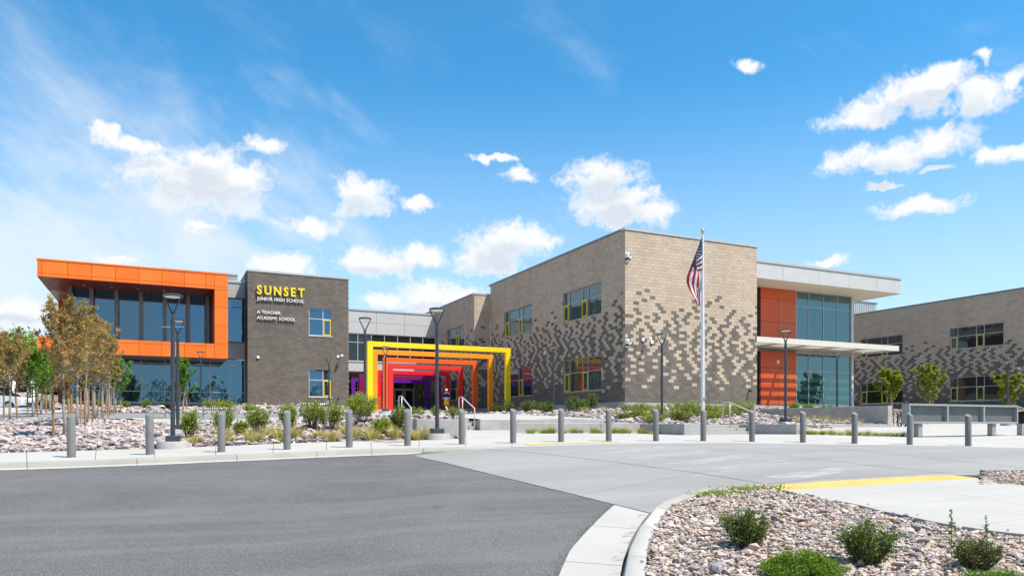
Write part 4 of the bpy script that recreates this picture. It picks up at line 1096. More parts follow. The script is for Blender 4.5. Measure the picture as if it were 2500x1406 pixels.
wall_run('retaining_wall', 'tall stained concrete wall running back to the glass pavilion', 35.0, 35.32, 26.9, 36.9, z_(-.9), z_(1.05), joints=(28.9, 31., 33.2))
wall_run('retaining_wall', 'very low concrete kerb wall behind the dry grasses in front of the tall stained wall', 26.5, 34.99, 26.9, 27.12, z_(-.9), z_(.06), joints=(29.5, 32.3))

def stairs(name, label, x0, x1, y0, n, z0, z1, tread=.34):
    rt = empty(name, (x0, y0, z0), label, 'stairs'); h = (z1 - z0) / n
    for i in range(n):
        mb = MB(); mb.box(x0, x1, y0 + i * tread, y0 + (n if i < n - 1 else n + 1.2) * tread, z0 + i * h - (.4 if i == 0 else -.001), z0 + (i + 1) * h); mb.build('step', MAT['concrete_walk'], rt, bevel=.012)
stairs('plaza_stairs', 'two pale concrete steps up from the plaza below the flagpole', 17.46, 20.98, 22.0, 3, Ttop(19, 22.0), z_(.03), .40)
stairs('entrance_stairs', 'concrete steps between handrails leading up to the gateway', 8.52, 11.48, 27.4, 3, Ttop(10, 27.4), z_(.26), .36)

def rail(label, x, ya, za, yb, zb_, rows=1):
    rt = empty('handrail', (x, ya, za), label, 'handrail')
    h = .88
    pts = [(x, ya, za), (x, ya, za + h - .05), (x, ya + .05, za + h), (x, yb - .05, zb_ + h), (x, yb, zb_ + h + .02), (x, yb + .35, zb_ + h + .02), (x, yb + .40, zb_ + h - .03), (x, yb + .40, zb_)]
    MB().tube(pts, .021, 10).build('rail', MAT['alu_light'], rt, smooth=True)
    MB().tube([(x, yb, zb_), (x, yb, zb_ + h + .02)], .019, 10).build('post', MAT['alu_light'], rt, smooth=True)
rail('metal handrail on the left of the entrance steps', 8.75, 27.3, Ttop(8.75, 27.3), 28.5, z_(.26))
rail('metal handrail on the right of the entrance steps', 11.35, 27.2, Ttop(11.3, 27.2), 28.5, z_(.26))
rail('metal handrail on the right of the plaza stairs', 20.75, 21.9, Ttop(20.7, 21.9), 23.1, z_(.03))

# ------------------------------------------------------------------ bollards
ORD = ['leftmost', 'second', 'third', 'fourth', 'fifth', 'sixth', 'seventh', 'eighth', 'ninth', 'tenth', 'eleventh', 'twelfth', 'thirteenth', 'fourteenth', 'fifteenth', 'sixteenth', 'rightmost']
def bollards():
    mb = MB(); seg = 24; r = .084; h = .90; sl = .042
    b0 = [(r * math.cos(2 * math.pi * k / seg), r * math.sin(2 * math.pi * k / seg), -.03) for k in range(seg)]
    def top(rr, dz): return [(rr * math.cos(2 * math.pi * k / seg), rr * math.sin(2 * math.pi * k / seg), h - dz - sl * math.cos(2 * math.pi * k / seg + 1.75)) for k in range(seg)]
    vs = b0 + top(r, .012) + top(r - .006, .002) + top(r - .016, 0)
    fs = [(i * seg + k, i * seg + (k + 1) % seg, (i + 1) * seg + (k + 1) % seg, (i + 1) * seg + k) for i in range(3) for k in range(seg)] + [tuple(3 * seg + k for k in range(seg))]
    mb.add(vs, fs); base = mb.build('bollard', MAT['bollard_grey'], smooth='auto')
    for i, (rr, f, z) in enumerate(BOL):
        o = base if i == 0 else base.copy()
        if i: COL.objects.link(o)
        p = W(rr, f, float(T(rr, f)[0]) + H0); o.location = p; o.rotation_euler = (random.uniform(-.010, .010), random.uniform(-.010, .010), random.uniform(-.25, .25))
        lab = {0: 'leftmost grey bollard, in front of the staked trees', 16: 'rightmost grey bollard, in front of the grey metal screen'}.get(i, 'grey steel bollard, %s from the left in the row' % ORD[i])
        tag(o, lab, 'bollard', 'bollards along the kerb')
bollards()

# ------------------------------------------------------------------ lamps
def lamps():
    rt = empty('street_lamp', (0, 0, 0))
    m = MAT['lamp_metal']
    MB().lathe([(.37, -.6), (.37, .16), (.355, .19)], (0, 0, 0), 28).build('footing', MAT['concrete_wall'], rt, smooth='auto')
    MB().box(-.17, .17, -.17, .17, .192, .335).build('base_cover', m, rt, bevel=.01)
    MB().lathe([(.056, .336), (.050, 2.9), (.046, 3.28), (.040, 3.33), (.036, 3.36)], (0, 0, 0), 18).build('pole', m, rt, smooth='auto')
    MB().lathe([(.058, 3.12), (.058, 3.17)], (0, 0, 0), 18).build('collar', m, rt)
    for s in (-1, 1):
        a = (s * CA, -s * SA)
        MB().tube([(a[0] * .015, a[1] * .015, 3.34), (a[0] * .05, a[1] * .05, 3.44), (a[0] * .205, a[1] * .205, 3.76), (a[0] * .212, a[1] * .212, 3.80)], [.026, .022, .017, .017], 8).build('arm', m, rt, smooth=True)
    hd = MB().lathe([(.225, 3.775), (.236, 3.79), (.236, 3.81), (.20, 3.835), (.09, 3.85), (.02, 3.853)], (0, 0, 0), 28).build('lamp_head', m, rt, smooth='auto')
    MB().lathe([(.19, 3.766), (.205, 3.774)], (0, 0, 0), 28).build('lens', MAT['lamp_lens'], hd)
    spots = [(422, 18.4, 0, 'near pole lamp on a round concrete footing beside the second bollard', True), (434, 24.6, 1, 'pole lamp standing directly behind the near left lamp', False), (1067, 21.6, 0, 'near pole lamp in front of the coloured gateway', True),
             (891, 27.4, 1, 'pole lamp at the left end of the yellow frame', False), (941, 41.8, 1, 'distant pole lamp inside the left of the gateway frames', False), (1351, 42.8, 1, 'small pole lamp against the shaded flecked block wall', False),
             (1616, 32.2, 1, 'pole lamp left of the flagpole in front of the pale block wall', False), (1918, 29.2, 1, 'pole lamp in front of the rust orange panels', False), (2044, 47.5, 2, 'pole lamp in front of the pavilion glass', False),
             (2460, 44., 0, 'pole lamp at the right edge before the shaded wing', False), (490, 48.7, 1, 'small pole lamp in front of the lower left glazing', False), (803, 54.5, 1, 'small pole lamp in front of the brown tower window', False)]
    first = True
    for px, f, s, lab, arms in spots:
        X, Y = at_f(px, f)
        z = Ttop(X, Y) if s == 0 else Utop(X, Y) if s == 1 else H0 + .85
        o = rt if first else copy_tree(rt); first = False
        o.location = (X, Y, z - .02); tag(o, lab, 'street lamp', 'pole lamps around the school front')
        if arms:  # banner bracket
            p = MB().tube([(-.26, -.10, 3.0), (.26, .12, 3.06)], .008, 6).tube([(.26, .12, 3.06), (.265, .122, 3.10)], .016, 6); b = p.build('bracket', m); b.parent = o; b.location = (0, 0, 0)
lamps()

# ------------------------------------------------------------------ flagpole and flag
def flag():
    X, Y = at_f(1715.5, 32.0); zb = Utop(X, Y) - .1; zt = zpx(573, 32.0)
    rt = empty('flagpole', (X, Y, zb), 'tall white flagpole with gold ball in front of the pale block wall', 'flagpole')
    MB().lathe([(.15, 0), (.15, .06), (.085, .10), (.078, (zt - zb) * .5), (.045, zt - zb)], (X, Y, zb), 16).build('pole', MAT['pole_white'], rt, smooth='auto')
    MB().lathe([(.05, 0), (.05, .06), (.03, .08)], (X, Y, zt), 12).build('truck', MAT['steel'], rt)
    bm = [(.012, .08)] + [(.085 * math.sin(a), .165 - .085 * math.cos(a)) for a in np.linspace(.2, math.pi - .02, 9)]
    MB().lathe(bm, (X, Y, zt), 16).build('gold_ball', MAT['gold'], rt, smooth=True)
    MB().tube([(X + .05, Y - .09, zb + 1.2), (X + .06, Y - .07, zt - .2)], .006, 5).build('halyard', MAT['white_plastic'], rt)
    MB().box(X - .02, X + .10, Y - .13, Y - .08, zb + 1.15, zb + 1.22).build('cleat', MAT['steel'], rt)
    # flag hanging limp: top edge droops away from the pole, fly end folds back under it
    E = [(.0, .0), (-.10, -.26), (-.23, -.62), (-.38, -1.02), (-.53, -1.38), (-.64, -1.68), (-.67, -1.95), (-.55, -2.28), (-.36, -2.62), (-.17, -2.95)]
    B = [(.0, -1.45), (-.13, -1.47), (-.27, -1.48), (-.37, -1.50), (-.33, -1.56), (-.10, -1.60), (.02, -1.75), (.05, -2.05), (.05, -2.5), (.01, -2.9)]
    n = 60; e = smooth_curve(E, n, 0); b = smooth_curve(B, n, 0); m = 40
    ux, uy = CA, -SA                       # droops towards the left of the view
    vs, uv = [], []
    for i in range(n):
        u = i / (n - 1)
        for j in range(m):
            v = j / (m - 1); g_ = float(np.interp(v, [0, .5, 1], [0, 1, .35])); w_ = float(sstep(.30, .46, u)); q_ = v * (1 - w_) + g_ * w_; x = e[i, 0] * (1 - q_) + b[i, 0] * q_; z = e[i, 1] * (1 - q_) + b[i, 1] * q_
            dep = -.06 + .13 * math.sin(v * 9 + u * 5) * min(1, u * 5) * .55 + .10 * math.sin(v * 3.1 - u * 7) * u + (.26 * v * sstep(.30, .46, u)) - .06 * (1 - v) * sstep(.3, .6, u)
            vs.append((X + ux * (x - .05) + SA * dep, Y + uy * (x - .05) + CA * dep, zt - .12 + z)); uv.append((u, 1 - v))
    fs = [(i * m + j, i * m + j + 1, (i + 1) * m + j + 1, (i + 1) * m + j) for i in range(n - 1) for j in range(m - 1)]
    me = bpy.data.meshes.new('flag'); me.from_pydata(vs, [], fs); uvl = me.uv_layers.new(name='UVMap')
    for lp in me.loops: uvl.data[lp.index].uv = uv[lp.vertex_index]
    me.polygons.foreach_set('use_smooth', [True] * len(me.polygons))
    mt = bpy.data.materials.new('flag_cloth'); mt.use_nodes = True; t = NT(mt.node_tree)
    out = t.n('ShaderNodeOutputMaterial'); bs = t.n('ShaderNodeBsdfPrincipled'); u_ = t.n('ShaderNodeUVMap'); sp = t.n('ShaderNodeSeparateXYZ'); t.link(u_.outputs[0], sp.inputs[0])
    U1, V1 = sp.outputs[0], sp.outputs[1]
    stripe = t.math('GREATER_THAN', t.math('FRACT', t.math('MULTIPLY', V1, 6.5)), .5)      # 13 stripes, red at both edges
    c = t.mix(stripe, (.42, .008, .022, 1), (.80, .79, .78, 1))
    can = t.math('MULTIPLY', t.math('LESS_THAN', U1, .40), t.math('GREATER_THAN', V1, 6 / 13))
    # nine rows of stars, alternately six and five
    gx = t.math('MULTIPLY', U1, 12 / .40); gy = t.math('MULTIPLY', t.math('SUBTRACT', V1, 6 / 13), 10 / (7 / 13))
    rx = t.math('ROUND', gx); ry = t.math('ROUND', gy)
    par = t.math('MODULO', t.math('ADD', rx, ry), 2.0)
    dd = t.math('ADD', t.math('POWER', t.math('ABSOLUTE', t.math('SUBTRACT', gx, rx)), 1.4), t.math('POWER', t.math('ABSOLUTE', t.math('SUBTRACT', gy, ry)), 1.4))
    star = t.math('MULTIPLY', t.math('LESS_THAN', dd, .17), t.math('LESS_THAN', par, .5))
    inside = t.math('MULTIPLY', t.math('GREATER_THAN', gx, .5), t.math('LESS_THAN', gx, 11.5))
    inside = t.math('MULTIPLY', inside, t.math('MULTIPLY', t.math('GREATER_THAN', gy, .5), t.math('LESS_THAN', gy, 9.5)))
    cc = t.mix(t.math('MULTIPLY', star, inside), (.012, .022, .085, 1), (.80, .79, .78, 1))
    c = t.mix(can, c, cc); t.link(c, bs.inputs[0]); bs.inputs['Roughness'].default_value = .75
    tr = t.n('ShaderNodeBsdfTranslucent'); t.link(c, tr.inputs[0]); mx = t.n('ShaderNodeMixShader'); mx.inputs[0].default_value = .25
    t.link(bs.outputs[0], mx.inputs[1]); t.link(tr.outputs[0], mx.inputs[2]); t.link(mx.outputs[0], out.inputs[0])
    me.materials.append(mt); o = bpy.data.objects.new('flag', me); COL.objects.link(o)
    so = o.modifiers.new('thickness', 'SOLIDIFY'); so.thickness = .004
    tag(o, 'red white and blue flag hanging limp from the flagpole', 'flag')
flag()

# ------------------------------------------------------------------ grey metal screen on posts, right
def screen():
    Y = 18.7; X0 = at_y(2220, Y)[0]; X1 = X0 + 6.75
    f = at_y(2245, Y)[1]; zt = zpx(985, f); zb = zpx(1033.5, f); d = .32
    g = lambda x: Ttop(x, Y) - .05
    rt = empty('metal_screen', (X0, Y, g(X0)), 'grey metal framed screen of three ribbed panels on posts at the right', 'screen')
    m = MAT['sign_metal']; fr = .075
    MB().box(X0, X1, Y, Y + d, zt - fr, zt).build('top_rail', m, rt, bevel=.006); MB().box(X0, X1, Y, Y + d, zb, zb + fr).build('bottom_rail', m, rt, bevel=.006)
    e = np.linspace(X0, X1, 4)
    for i, x in enumerate(e):
        w = .09 if 0 < i < 3 else .075
        x0 = min(max(x - w / 2, X0), X1 - w); MB().box(x0, x0 + w, Y, Y + d, zb + fr + .001, zt - fr - .001).build('stile', m, rt, bevel=.005)
    MB().box(X0 + .01, X0 + .03, Y + .01, Y + d - .01, zb + .01, zt - .01).build('end_plate', m, rt)
    for i in range(3):
        a, b = e[i] + .05, e[i + 1] - .05; mb = MB(); mb.box(a, b, Y + .16, Y + .18, zb + fr + .002, zt - fr - .002)
        k = int((b - a) / .045)
        for j in range(k): mb.box(a + j * .045, a + j * .045 + .022, Y + .148, Y + .159, zb + fr + .002, zt - fr - .002)
        mb.build('ribbed_panel', MAT['sign_mesh'], rt)
    for px in (2245, 2425, 2497):
        x = at_y(px, Y + .1)[0]; MB().box(x - .12, x + .12, Y + .06, Y + .27, g(x), zb - .001).build('post', m, rt, bevel=.006)
        MB().box(x - .125, x + .125, Y + .055, Y + .275, g(x), g(x) + .085).build('post_shoe', MAT['gap_grey'], rt)
screen()

# ------------------------------------------------------------------ bike racks
def wheel(rt, c, r, axis, m1='black_rubber', spoke=True):
    a = Vector(axis).normalized(); u = a.orthogonal().normalized(); w = a.cross(u); c = Vector(c)
    ring = [c + (u * math.cos(t) + w * math.sin(t)) * r for t in np.linspace(0, 2 * math.pi, 25)[:-1]]
    o = MB().tube(ring, .022, 6, close=True).build('wheel', MAT[m1], rt, smooth=True)
    if spoke:
        mb = MB()
        for k in range(10): t = k * math.pi / 5; mb.tube([c, c + (u * math.cos(t) + w * math.sin(t)) * r], .004, 4)
        mb.tube([c - a * .04, c + a * .04], .025, 8); mb.build('spokes', MAT['steel'], o)
    return o
def bike(x, y, z, lab, m='black_paint_car', ang=0.):
    rt = empty('bicycle', (x, y, z), lab, 'bicycle')
    d = Vector((math.cos(ang), math.sin(ang), 0)); n = Vector((-d.y, d.x, 0)); o = Vector((x, y, z)); up = Vector((0, 0, 1)); P = lambda a, h: o + d * a + up * h
    wheel(rt, P(-.5, .33), .31, n); wheel(rt, P(.52, .33), .31, n)
    MB().tube([P(-.5, .33), P(-.06, .30), P(.35, .78), P(-.18, .75), P(-.5, .33)], .018, 8).tube([P(-.06, .30), P(-.2, .86)], .018, 8).build('frame', MAT[m], rt, smooth=True)
    MB().tube([P(.52, .33), P(.37, .80), P(.34, .98)], .016, 8).build('fork', MAT[m], rt, smooth=True)
    MB().tube([P(.40, .98) - n * .28, P(.34, 1.0), P(.40, .98) + n * .28], .014, 8).build('handlebar', MAT['black_metal'], rt, smooth=True)
    MB().tube([P(-.30, .89), P(-.10, .88)], [.06, .03], 8).build('saddle', MAT['black_rubber'], rt, smooth=True)
    MB().tube([P(-.06, .30) - n * .09, P(-.06, .30) + n * .09], .05, 12).build('crank', MAT['steel'], rt)
def racks():
    f = 41.0
    rt = None
    for k, px in enumerate((2186, 2197, 2206, 2216)):
        X, Y = at_f(px, f); z = Ttop(X, Y) - .02
        if rt is None: rt = empty('bike_rack', (X, Y, z), 'black hooped bike rack beside the tall stained wall', 'bike rack')
        pts = [(X - .09 * CA, Y + .09 * SA, z)] + [(X + .11 * math.cos(a) * CA, Y - .11 * math.cos(a) * SA, z + .72 + .11 * math.sin(a)) for a in np.linspace(math.pi, 0, 9)] + [(X + .09 * CA, Y - .09 * SA, z)]
        MB().tube(pts, .022, 8).build('hoop', MAT['black_metal'], rt, smooth=True)
    X, Y = at_f(2203, 40.0); bike(X, Y, Ttop(X, Y), 'black bicycle parked at the hooped rack beside the tall stained wall', ang=.9)
    # steel racks by the left beds
    X, Y = at_f(380, 36.5); z = Utop(X, Y)
    rt = empty('bike_rack', (X, Y, z), 'small silver tube bike rack in the left beds behind the second bollard', 'bike rack')
    for dx, dy in ((0, 0), (0, .55)):
        MB().tube([(X - .42, Y + dy, z), (X - .42, Y + dy, z + .55), (X - .36, Y + dy, z + .62), (X + .36, Y + dy, z + .62), (X + .42, Y + dy, z + .55), (X + .42, Y + dy, z)], .024, 8).build('hoop', MAT['steel'], rt, smooth=True)
    MB().box(X - .4, X + .4, Y - .03, Y + .58, z + .22, z + .27).build('shelf', MAT['steel'], rt)
    for q, (p0, p1, ff, lab) in enumerate(((496, 574, 34.5, 'silver ribbed bike rack behind the shrubs near the near left lamp'), (735, 800, 36.5, 'silver ribbed bike rack behind the shrubs below the brown tower'))):
        (xa, ya), (xb, yb) = at_f(p0, ff), at_f(p1, ff); z = Utop((xa + xb) / 2, (ya + yb) / 2)
        rt = empty('bike_rack', (xa, ya, z), lab, 'bike rack')
        MB().tube([(xa, ya, z), (xa, ya, z + .66)], .05, 10).build('post', MAT['steel'], rt, smooth='auto'); MB().tube([(xb, yb, z - .2), (xb, yb, z + .72)], .06, 10).build('post', MAT['steel'], rt, smooth='auto')
        MB().tube([(xa, ya, z + .5), (xb, yb, z + .5)], .03, 8).build('bar', MAT['steel'], rt, smooth=True)
        n = 14
        for k in range(1, n):
            t = k / n; x, y = xa + (xb - xa) * t, ya + (yb - ya) * t
            MB().tube([(x - .02, y - .12, z + .40), (x, y - .14, z + .58), (x + .01, y + .1, z + .60), (x, y + .12, z + .42)], .014, 6).build('hook', MAT['steel'], rt, smooth=True)
racks()

# ------------------------------------------------------------------ cameras and small fixtures on the walls
def fixtures():
    def cam_box(x, y, z, lab, ang=0):
        rt = empty('security_camera', (x, y, z), lab, 'camera')
        MB().lathe([(.05, -.18), (.12, -.13), (.15, 0), (.15, .10), (.10, .16), (.03, .17)], (x - .16, y - .12, z), 16).build('housing', MAT['white_plastic'], rt, smooth='auto')
        MB().lathe([(.03, -.26), (.085, -.22), (.10, -.15), (.09, -.12)], (x - .16, y - .12, z), 14).build('dome', MAT['glass_car'], rt, smooth=True)
        MB().tube([(x - .16, y - .12, z - .10), (x + .05, y - .14, z - .14), (x + .17, y - .12, z - .02), (x + .18, y - .10, z + .06)], .03, 8).build('arm', MAT['steel'], rt, smooth=True)
        MB().box(x + .10, x + .24, y - .10, y + .01, z - .02, z + .12).build('bracket', MAT['steel'], rt)
    cam_box(25.72, 37.48, H0 + 10.25, 'white security camera high on the corner of the pale block wall')
    cam_box(25.72, 37.48, H0 + 5.05, 'white security camera half way up the corner of the pale block wall')
    def light(X, Y, z, lab):
        rt = empty('flood_light', (X, Y, z), lab, 'light fixture')
        MB().box(X - .30, X - .12, Y - .06, Y, z - .10, z + .10).build('junction_box', MAT['white_plastic'], rt)
        MB().tube([(X, Y, z), (X, Y - .34, z + .04)], .03, 8).build('arm', MAT['steel'], rt)
        MB().box(X - .09, X + .10, Y - .52, Y - .30, z - .03, z + .13).build('head', MAT['white_plastic'], rt, bevel=.02)
    light(27.0, 37.49, H0 + 5.25, 'white flood light arm right of the corner camera on the pale wall')
    light(13.3, 59.99, H0 + 5.55, 'white flood light arm at the right of the brown tower')
    for X, Y, z, lab in ((27.45, 37.45, H0 + 5.12, 'small white box beside the flood light on the pale wall'), (6.95, 59.95, H0 + 5.25, 'small white box low on the left of the brown tower')):
        o = MB().box(X - .10, X + .10, Y - .05, Y + .04, z - .10, z + .10).build('alarm_box', MAT['white_plastic'], bevel=.015, loc=(X, Y, z)); tag(o, lab, 'alarm box')
    for X, Y, z, lab in ((35.3, 37.48, H0 + 2.3, 'short black pipe spout at the foot of the pale wall'), (13.1, 59.98, H0 + 2.15, 'short black pipe spout at the foot of the brown tower')):
        o = MB().tube([(X, Y + .05, z), (X, Y - .12, z), (X + .0, Y - .22, z - .07)], .06, 10).build('pipe_spout', MAT['black_metal'], smooth='auto', loc=(X, Y, z)); tag(o, lab, 'pipe')
    X, Y = at_x(1331, 25.5)[0], 0
    yy = at_x(1331, 25.5)[0]; o = MB().box(25.42, 25.51, yy - .1, yy + .1, H0 + 5.2, H0 + 5.42).build('alarm_box', MAT['white_plastic'], bevel=.015, loc=(25.46, yy, H0 + 5.3)); tag(o, 'small white box on the shaded flecked wall between the window bays', 'alarm box')
    yy = at_x(2489, 67.7)[0]; zz = zpx(899, at_x(2489, 67.7)[1]); o = MB().box(67.6, 67.71, yy - .12, yy + .12, zz - .12, zz + .12).build('alarm_box', MAT['white_plastic'], bevel=.015, loc=(67.66, yy, zz)); tag(o, 'small white box on the shaded wing at the right edge', 'alarm box')
fixtures()
# ------------------------------------------------------------------ stones and planting beds
def ico():
    t = (1 + 5 ** .5) / 2
    v = np.array([(-1, t, 0), (1, t, 0), (-1, -t, 0), (1, -t, 0), (0, -1, t), (0, 1, t), (0, -1, -t), (0, 1, -t), (t, 0, -1), (t, 0, 1), (-t, 0, -1), (-t, 0, 1)], float)
    f = np.array([(0, 11, 5), (0, 5, 1), (0, 1, 7), (0, 7, 10), (0, 10, 11), (1, 5, 9), (5, 11, 4), (11, 10, 2), (10, 7, 6), (7, 1, 8), (3, 9, 4), (3, 4, 2), (3, 2, 6), (3, 6, 8), (3, 8, 9), (4, 9, 5), (2, 4, 11), (6, 2, 10), (8, 6, 7), (9, 8, 1)])
    return v / np.linalg.norm(v[0]), f
ICO_V, ICO_F = ico()
def stones(name, X, Y, Z, size, cols, rs, flat=.6, parent=None):
    N = len(X); rng = rs
    v = ICO_V[None] * (1 + rng.uniform(-.38, .30, (N, 12, 1)))
    # facet: crush against random planes to get crushed-rock shapes
    for _ in range(2):
        n = rng.normal(size=(N, 1, 3)); n /= np.linalg.norm(n, axis=2, keepdims=True); d = (v * n).sum(2, keepdims=True); lim = rng.uniform(.35, .7, (N, 1, 1))
        v = np.where(d > lim, v - n * (d - lim), v)
    sc = np.c_[rng.uniform(.75, 1.35, N), rng.uniform(.65, 1.1, N), rng.uniform(.75, 1.1, N) * flat] * size[:, None] * .5
    v = v * sc[:, None]
    a = rng.uniform(0, 2 * math.pi, N); tx = rng.uniform(-.45, .45, N)
    c, s_ = np.cos(tx)[:, None], np.sin(tx)[:, None]; y2 = v[:, :, 1] * c - v[:, :, 2] * s_; z2 = v[:, :, 1] * s_ + v[:, :, 2] * c
    c, s_ = np.cos(a)[:, None], np.sin(a)[:, None]; x3 = v[:, :, 0] * c - y2 * s_; y3 = v[:, :, 0] * s_ + y2 * c
    V = np.stack([x3 + X[:, None], y3 + Y[:, None], z2 + Z[:, None]], 2).reshape(-1, 3)
    F_ = (ICO_F[None] + (np.arange(N) * 12)[:, None, None]).reshape(-1, 3)
    C = np.repeat(cols, 12, axis=0)
    o = np_mesh(name, V, F_, MAT['stone'], parent, col=C); return o
def sample_poly(poly, dens, rng):
    p = np.array(poly); lo, hi = p.min(0), p.max(0); n = int((hi - lo).prod() * dens)
    x = rng.uniform(lo[0], hi[0], n); y = rng.uniform(lo[1], hi[1], n); k = in_poly(x, y, poly); return x[k], y[k]
def pal(rng, n, base):
    base = np.array(base); i = rng.choice(len(base), n, p=None); c = base[i] * rng.uniform(.78, 1.18, (n, 1)); return np.clip(c, 0, 1)
PINK = [(.47, .385, .355), (.43, .36, .335), (.52, .44, .40), (.38, .32, .31), (.48, .41, .385), (.33, .285, .285), (.40, .325, .29), (.25, .22, .225)]
TAN = [(.47, .365, .305), (.50, .415, .355), (.42, .32, .265), (.54, .475, .425), (.35, .30, .29), (.46, .33, .235), (.25, .235, .245), (.44, .385, .36)]
def bed(name, poly, surf, off, m, step=.5):
    p = np.array(poly); xs = np.arange(p[:, 0].min(), p[:, 0].max() + step, step); ys = np.arange(p[:, 1].min(), p[:, 1].max() + step, step)
    mb = MB(); idx = {}; 
    Xg, Yg = np.meshgrid(xs, ys, indexing='ij'); Zg = surf(Xg, Yg) + off + H0
    cx, cy = Xg[:-1, :-1] + step / 2, Yg[:-1, :-1] + step / 2; k = in_poly(cx, cy, poly)
    vs, fs = [], []
    def vid(i, j):
        if (i, j) not in idx: idx[(i, j)] = len(vs); vs.append((Xg[i, j], Yg[i, j], Zg[i, j]))
        return idx[(i, j)]
    for i, j in zip(*np.nonzero(k)): fs.append((vid(i, j), vid(i + 1, j), vid(i + 1, j + 1), vid(i, j + 1)))
    o = mb.add(vs, fs).build(name, MAT[m], smooth=True); o['kind'] = 'structure'; return o
def P(px, f): return at_f(px, f)
def gpw(px, py, surf=None, off=0.): r, f = gp(px, py, off, surf); v = W(r, f); return (v.x, v.y)

RS = np.random.RandomState(3)
def rocks(name, label, poly, surf, dens, s0, s1, palette, off=.0, flat=.55, avoid=(), sig=.20):
    x, y = sample_poly(poly, dens, RS)
    keep = np.ones(len(x), bool)
    for ax, ay, ar in avoid: keep &= (x - ax) ** 2 + (y - ay) ** 2 > ar * ar
    x, y = x[keep], y[keep]; n = len(x)
    sz = RS.uniform(s0, s1, n) * np.exp(RS.normal(0, sig, n))
    z = surf(x, y) + H0 + off + sz * .10 + RS.uniform(-.15, .30, n) * sz
    o = stones(name, x, y, z, sz, pal(RS, n, palette), RS, flat); tag(o, label, 'stones', kind='stuff'); return o
LAMP_AVOID = [(*at_f(422, 18.4), .36), (*at_f(434, 24.6), .36), (*at_f(1067, 21.6), .36)]
left_poly = [gpw(-420, 1114.5), gpw(-150, 1107.5), gpw(0, 1104), gpw(300, 1095), gpw(500, 1089), gpw(700, 1081), gpw(900, 1074.5), gpw(1000, 1072), gpw(1128, 1069.8), (8.5, 21.0), (6.7, 21.0), (6.6, 21.4), (6.2, 24), (5.6, 28), P(840, 31), P(700, 30.8), P(560, 31.5), P(440, 32.5), P(330, 34.2), P(150, 35.5), P(-100, 34), P(-420, 30)]
def leftsurf(X, Y):
    r, f = RF(np.asarray(X, float), np.asarray(Y, float)); u = U(X, Y); t = T_(r, f)
    w = sstep(.0, 1.6, np.asarray(Y) - 21.2) ; front = sstep(6.2, 6.7, X)
    near = sstep(23.5, 20.5, f) * sstep(-9.6, -6.0, r)          # stays with the pavement along its edge
    low = u * (1 - near) + np.clip(u, t - .02, t + .07) * near
    return np.where(front > 0, low * (1 - front) + front * (w * u + (1 - w) * (t + .01)), low)
bed('left_bed', [gpw(-420, 1124), gpw(-150, 1117), gpw(0, 1112), gpw(300, 1102), gpw(500, 1096), gpw(700, 1088), gpw(900, 1081), gpw(1000, 1078), gpw(1140, 1075)] + left_poly[9:], leftsurf, -.06, 'rock_bed', .3)
rocks('rock_mulch', 'pinkish crushed rock covering the left planting bed', left_poly, leftsurf, 52, .11, .22, PINK, -.02, .55, LAMP_AVOID)
rocks('rock_mulch', 'small pinkish stones filling between the rocks of the left bed', left_poly, leftsurf, 45, .05, .12, PINK, -.03, .6, LAMP_AVOID)
# pale slab, grey gravel walk, far beds
def flatband(name, a, b, m, off, surf=U):
    A = resample(np.array([RF(*q) for q in a]), 40); B = resample(np.array([RF(*q) for q in b]), 40)
    s2 = lambda r, f: surf(np.asarray(r) * CA + np.asarray(f) * SA, -np.asarray(r) * SA + np.asarray(f) * CA)
    o = MB().grid(drape(A, B, 8, s2, off)).build(name, MAT[m], smooth=True); o['kind'] = 'structure'; return o
flatband('pale_walk', [P(330, 34.3), P(440, 32.6), P(560, 31.6), P(700, 31), P(850, 31.2)], [P(320, 36.6), P(440, 35.3), P(560, 34.6), P(700, 34.2), P(860, 34.4)], 'concrete_walk', .03)
flatband('gravel_walk', [P(-420, 29.5), P(-100, 33.5), P(150, 35.2), P(330, 36.2), P(560, 34.5), P(700, 34.1), P(880, 34.3)], [P(-420, 40), P(-100, 41), P(150, 42.5), P(330, 42.5), P(560, 41), P(700, 40.3), P(880, 40)], 'gravel_grey', .012)
flatband('side_walk', [P(-420, 40), P(-200, 40.2), P(-60, 39.5), P(60, 41), P(180, 43.5)], [P(-420, 46), P(-200, 46), P(-60, 46), P(40, 46), P(150, 45)], 'concrete_walk', .035)
flatband('parking_lot', [P(-900, 44), P(-420, 45.8), P(-60, 45.9), P(40, 45.9), P(150, 47)], [P(-900, 90), P(-420, 90), P(-60, 86), P(40, 84), P(150, 82)], 'asphalt', .0)
far_poly = [P(150, 44.5), P(330, 42.3), P(560, 40.8), P(700, 40.1), P(880, 39.8), (9.5, 44), (12, 47), (14, 59.5), (14, 60.4), (6.2, 60.4), (6.2, 61.9), (-6, 61.9), (-9, 62), P(110, 52)]
bed('far_bed', far_poly, U, -.04, 'rock_bed', .5)
rocks('rock_mulch', 'pinkish rock strip along the foot of the left wing', far_poly, U, 14, .18, .34, PINK, 0)
mid_poly = [(6.7, 21.3), (8.2, 21.3), (8.2, 30), (8.6, 36), (10, 44), (9.5, 44), P(880, 39.5), P(860, 34), P(850, 31), (5.4, 28), (6.0, 24)]
bed('middle_bed', mid_poly, U, -.05, 'rock_bed', .4)
rocks('rock_mulch', 'pinkish rocks in the raised bed behind the lamp at the gateway', mid_poly, U, 24, .12, .24, PINK, 0, avoid=[(*at_f(891, 27.4), .36)])
